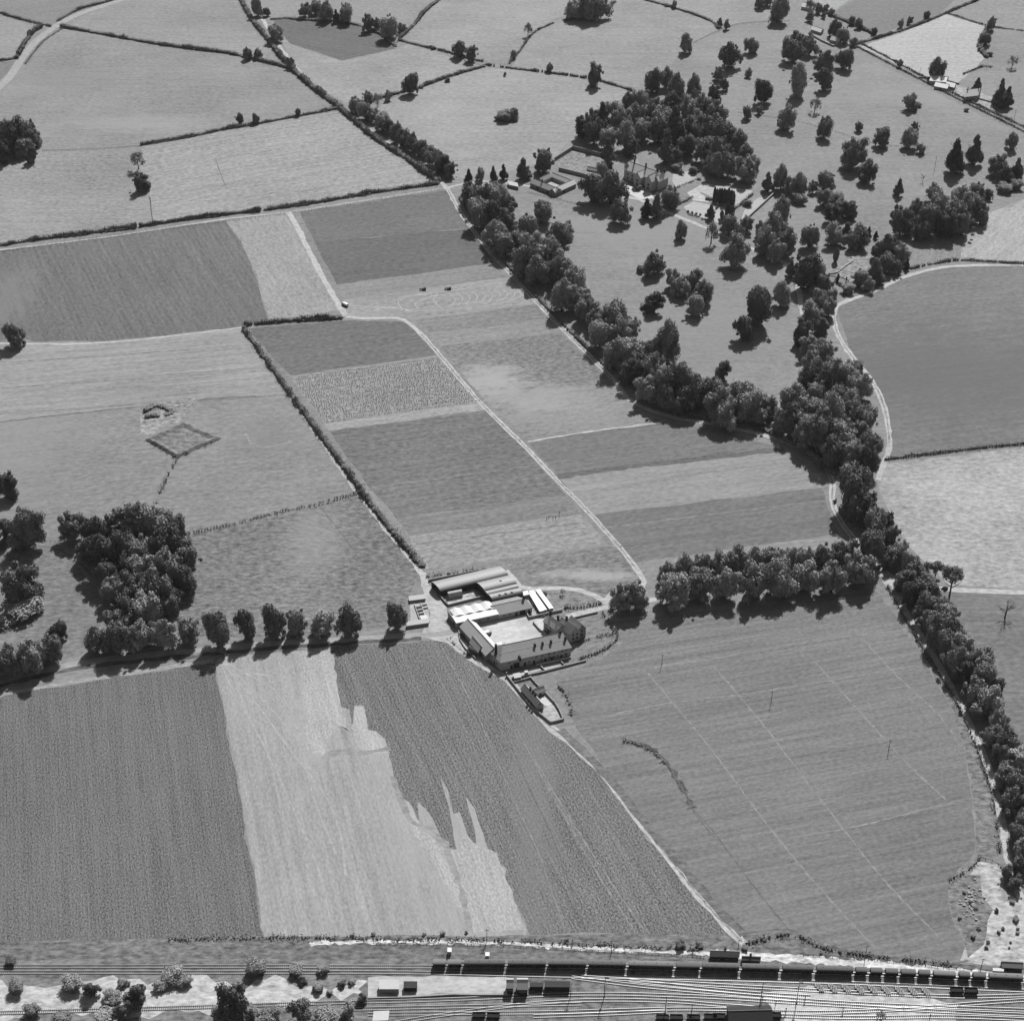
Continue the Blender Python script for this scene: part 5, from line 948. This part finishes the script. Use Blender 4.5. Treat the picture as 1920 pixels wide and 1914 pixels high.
for i, (x, y) in enumerate([(1429,1876),(1454,1883),(1509,1875),(1473,1898),(1580,1896),(1743,1910)]):
    c = P(x,y); root = empty('ground_signal', (c.x,c.y,0), '%s short dark signal post from the left on the pale ground' % ordinal(i+1), 'signal', 'short posts on the pale ground'); MB().cyl((0,0,0),(0,0,3.0),.16,.12,6).build('post', M_IRON, root); MB().box(-.3,.3,-.1,.1,2.4,3.2).build('disc', M_IRON, root)
# ---- fences
def fence(px, label, h=1.2, sp=2.6):
    pts = gline(px, 0, sp); base = pts[0]; root = empty('fence', base, label, 'fence'); b = MB()
    for p in pts: b.box(p.x-.09,p.x+.09,p.y-.09,p.y+.09,0,h)
    stuff(b.build('posts', M_TIMBER, root, base)); ns = normals(pts)
    for z in (h*.45, h*.85):
        b = MB(); vs = []
        for p in pts: vs += [p+Vector((0,.09,z)), p+Vector((0,.13,z)), p+Vector((0,.13,z+.1)), p+Vector((0,.09,z+.1))]
        b.add(vs, [(4*i+k,4*i+(k+1)%4,4*i+4+(k+1)%4,4*i+4+k) for i in range(len(pts)-1) for k in range(4)]); b.build('rail', M_TIMBER, root, base)
fence('-60,481 0,473 150,452 256,437 430,415 540,400 640,386 832,356', 'post and rail fence below the straight dark hedges', 1.5, 3)
fence('80,284 170,281 265,275', 'thin fence linking the left clump to the hedge end'); fence('1300,82 1345,60 1390,46 1480,40', 'iron park fence curving along the top of the park', 1.4)
fence('1385,212 1480,226 1560,246 1650,272 1740,278', 'wire fence crossing the park between the scattered trees', 1.1, 4); fence('990,362 1050,376 1095,388', 'park fence below the stables', 1.1)
fence('700,1770 900,1772 1100,1782 1320,1794', 'post fence along the chalk path above the train', 1.1); fence('1500,1790 1640,1800 1780,1815 1900,1824', 'post fence at the top of the chalk embankment', 1.1)
fence('80,1016 95,1017 110,1018', 'short dark fence between the two big trees on the left', 1.4, 2); fence('282,372 284,395 287,418', 'field fence dividing the two pastures at the upper left', 1.1)
fence('1838,1610 1860,1616 1880,1628', 'dark fence along the top of the rubble tip', 1.5, 2)
# ================================================================== FIELD THINGS
# hay heaps in the dotted field (too many to count)
q = [P(546,708), P(820,670), P(897,753), P(610,794)]; b = MB(); rnd = random.Random(3); R_, K_ = 24, 78
for i in range(R_):
    for k in range(K_):
        s, t = (k+.5+(i%2)*.5)/(K_+.5), (i+.5)/R_
        if rnd.random() < .10: continue
        c = (q[0]*(1-s)+q[1]*s)*(1-t)+(q[3]*(1-s)+q[2]*s)*t+Vector((rnd.gauss(0,.3),rnd.gauss(0,.3),ZB*.5)); r = rnd.uniform(.42,.6); h = rnd.uniform(.6,.85)
        b.add([c+Vector((math.cos(a)*r,math.sin(a)*r,-.3)) for a in (0,1.26,2.51,3.77,5.03)]+[c+Vector((0,0,h))], [(0,1,5),(1,2,5),(2,3,5),(3,4,5),(4,0,5)])
o = b.build('hay_heaps', mat('hay',150,.2,1)); stuff(o); tag(o, 'close rows of small hay heaps dotting the pale field', 'hay heaps')
# tractors, van, wagons
def tractor(x, y, rz, label):
    c = P(x,y); root = empty('tractor', (c.x,c.y,ZB*.5), label, 'tractor', None, rz); s = 1.0
    MB().box(-.2*s,1.6*s,-.35*s,.35*s,.75*s,1.45*s).build('bonnet', M_IRON, root); MB().box(-1.0*s,-.2*s,-.5*s,.5*s,.7*s,1.1*s).build('chassis', M_IRON, root); MB().box(-.9*s,-.5*s,-.25*s,.25*s,1.1*s,1.6*s).build('seat', M_IRON, root)
    MB().cyl((1.0*s,.1,1.45*s),(1.0*s,.1,2.2*s),.06,.06,6).build('exhaust', M_IRON, root)
    for sd in (-1,1):
        w1 = MB().cyl((-.7*s,sd*.6*s,.75*s),(-.7*s,sd*.95*s,.75*s),.75*s,.75*s,14).build('rear_wheel', M_DARKW, root); MB().cyl((-.7*s,sd*.955*s,.75*s),(-.7*s,sd*.97*s,.75*s),.4*s,.35*s,10).build('rim', M_WOOD, w1)
        MB().cyl((1.3*s,sd*.55*s,.4*s),(1.3*s,sd*.75*s,.4*s),.4*s,.4*s,12).build('front_wheel', M_DARKW, root)
    MB().box(-3.2*s,-1.4*s,-1.0*s,1.0*s,.7*s,1.6*s).build('implement', M_TIMBER, root)
    for sd in (-1,1): MB().cyl((-2.4*s,sd*1.02*s,.5*s),(-2.4*s,sd*1.15*s,.5*s),.5*s,.5*s,12).build('implement_wheel', M_DARKW, root)
tractor(838,543,math.pi+.1,'tractor and implement at the head of the dust trail'); tractor(791,544,math.pi+.1,'smaller tractor ahead on the left in the stubble')
def lorry(x, y, rz, label, bodym, L=5.2, name='lorry', z=None):
    c = P(x,y); root = empty(name, (c.x,c.y,ZB*.5 if z is None else z), label, 'lorry', None, rz); h = L/2
    MB().box(-h,h*.35,-1.05,1.05,.9,2.3).build('load_body', bodym, root); MB().box(h*.4,h*.8,-.95,.95,.7,2.2).build('cab', M_WPAINT if bodym is M_WHITE else M_WOOD, root); MB().box(h*.8,h,-.75,.75,.7,1.4).build('bonnet', M_WOOD, root)
    MB().box(-h,h*.95,-.5,.5,.55,.69).build('chassis', M_IRON, root); MB().box(h*.802,h*.815,-.8,.8,1.45,2.0).build('windscreen', M_DARKW, root)
    for a in (-h*.6,h*.72):
        for sd in (-1,1): MB().cyl((a,sd*.75,.45),(a,sd*1.0,.45),.45,.45,12).build('wheel', M_DARKW, root)
lorry(647,573,2.4,'white lorry with bright load at the corner of the stubble',M_WHITE,6.0)
YZ = max(v.co.z for o in COL.objects if o.name == 'farmyard' for v in o.data.vertices)
lorry(914,1189,.3,'small white-topped lorry parked by the barn, the further one in the yard',M_WHITE,4.6,z=YZ); lorry(938,1212,.25,'small white-topped lorry near the tall chimney in the yard corner',M_WHITE,5.0,z=YZ)
# hoeing gang: one figure, shared mesh
def person_mesh():
    me = bpy.data.meshes.new('figure'); V = [(0,0,.92),(0,.02,1.2),(0,.05,1.42),(0,.08,1.55),(0,.1,1.68),(.2,.03,1.4),(.28,.2,1.15),(.2,.45,1.0),(-.2,.03,1.4),(-.28,.2,1.15),(-.2,.45,1.0),(.1,0,.88),(.13,.06,.48),(.13,0,.06),(.13,.14,.03),(-.1,0,.88),(-.13,-.02,.48),(-.13,-.1,.06),(-.13,.04,.03)]
    E = [(0,1),(1,2),(2,3),(3,4),(2,5),(5,6),(6,7),(2,8),(8,9),(9,10),(0,11),(11,12),(12,13),(13,14),(0,15),(15,16),(16,17),(17,18)]
    R = [.16,.16,.17,.07,.12,.075,.05,.04,.075,.05,.04,.11,.075,.05,.045,.11,.075,.05,.045]
    me.from_pydata(V, E, []); o = bpy.data.objects.new('tmp', me); COL.objects.link(o); md = o.modifiers.new('s','SKIN'); me.skin_vertices.new() if not me.skin_vertices else None
    for sv, r in zip(me.skin_vertices[0].data, R): sv.radius = (r,r)
    me.skin_vertices[0].data[0].use_root = True; o.modifiers.new('d','SUBSURF').levels = 1
    dg = bpy.context.evaluated_depsgraph_get(); nm = bpy.data.meshes.new_from_object(o.evaluated_get(dg)); bpy.data.objects.remove(o); nm.materials.clear(); nm.materials.append(mat('work_clothes',50,.2,3)); nm.name = 'figure'; return nm
PM = person_mesh()
for i, (x, y) in enumerate([(1025,975),(1029,972),(1037,973),(1042,972),(1048,971),(1049,963)]):
    o = link('person', PM); p = P(x,y); o.location = (p.x,p.y,ZB*.4); o.rotation_euler = (0,0,i*1.1); o.scale = (1.05,1.05,1.05); tag(o, '%s person from the left in dark work clothes hoeing in the centre strip' % ordinal(i+1), 'person', 'people working in the strip')
# rubble heap pieces on the tip
rnd = random.Random(9); b = MB()
for k in range(120):
    c = P(1820+rnd.gauss(0,9), 1690+rnd.gauss(0,16)); s = rnd.uniform(.12,.55); b.box(c.x-s,c.x+s,c.y-s*.7,c.y+s*.7,0,ZB+s*1.1)
o = b.build('rubble', mat('rubble_blocks',190,.4,.6)); stuff(o); tag(o, 'scattered pale rubble blocks heaped on the tip', 'rubble')

# ================================================================== HAZE
b = MB(); b.box(-5900,5900,-2900,8900,-1.0,CAMH+12)
hz = b.build('haze', None); stuff(hz); hz['label'] = 'thin even summer haze filling the air over the fields'; hz['category'] = 'haze'
hm = bpy.data.materials.new('haze_air'); hm.use_nodes = True; hm.node_tree.nodes.clear()
ho = hm.node_tree.nodes.new('ShaderNodeOutputMaterial'); hv_ = hm.node_tree.nodes.new('ShaderNodeVolumePrincipled')
hv_.inputs['Color'].default_value = (.9,.9,.9,1); hv_.inputs['Density'].default_value = 1.0e-5; hv_.inputs['Anisotropy'].default_value = 0.0
hm.node_tree.links.new(hv_.outputs[0], ho.inputs['Volume']); hz.data.materials.append(hm)
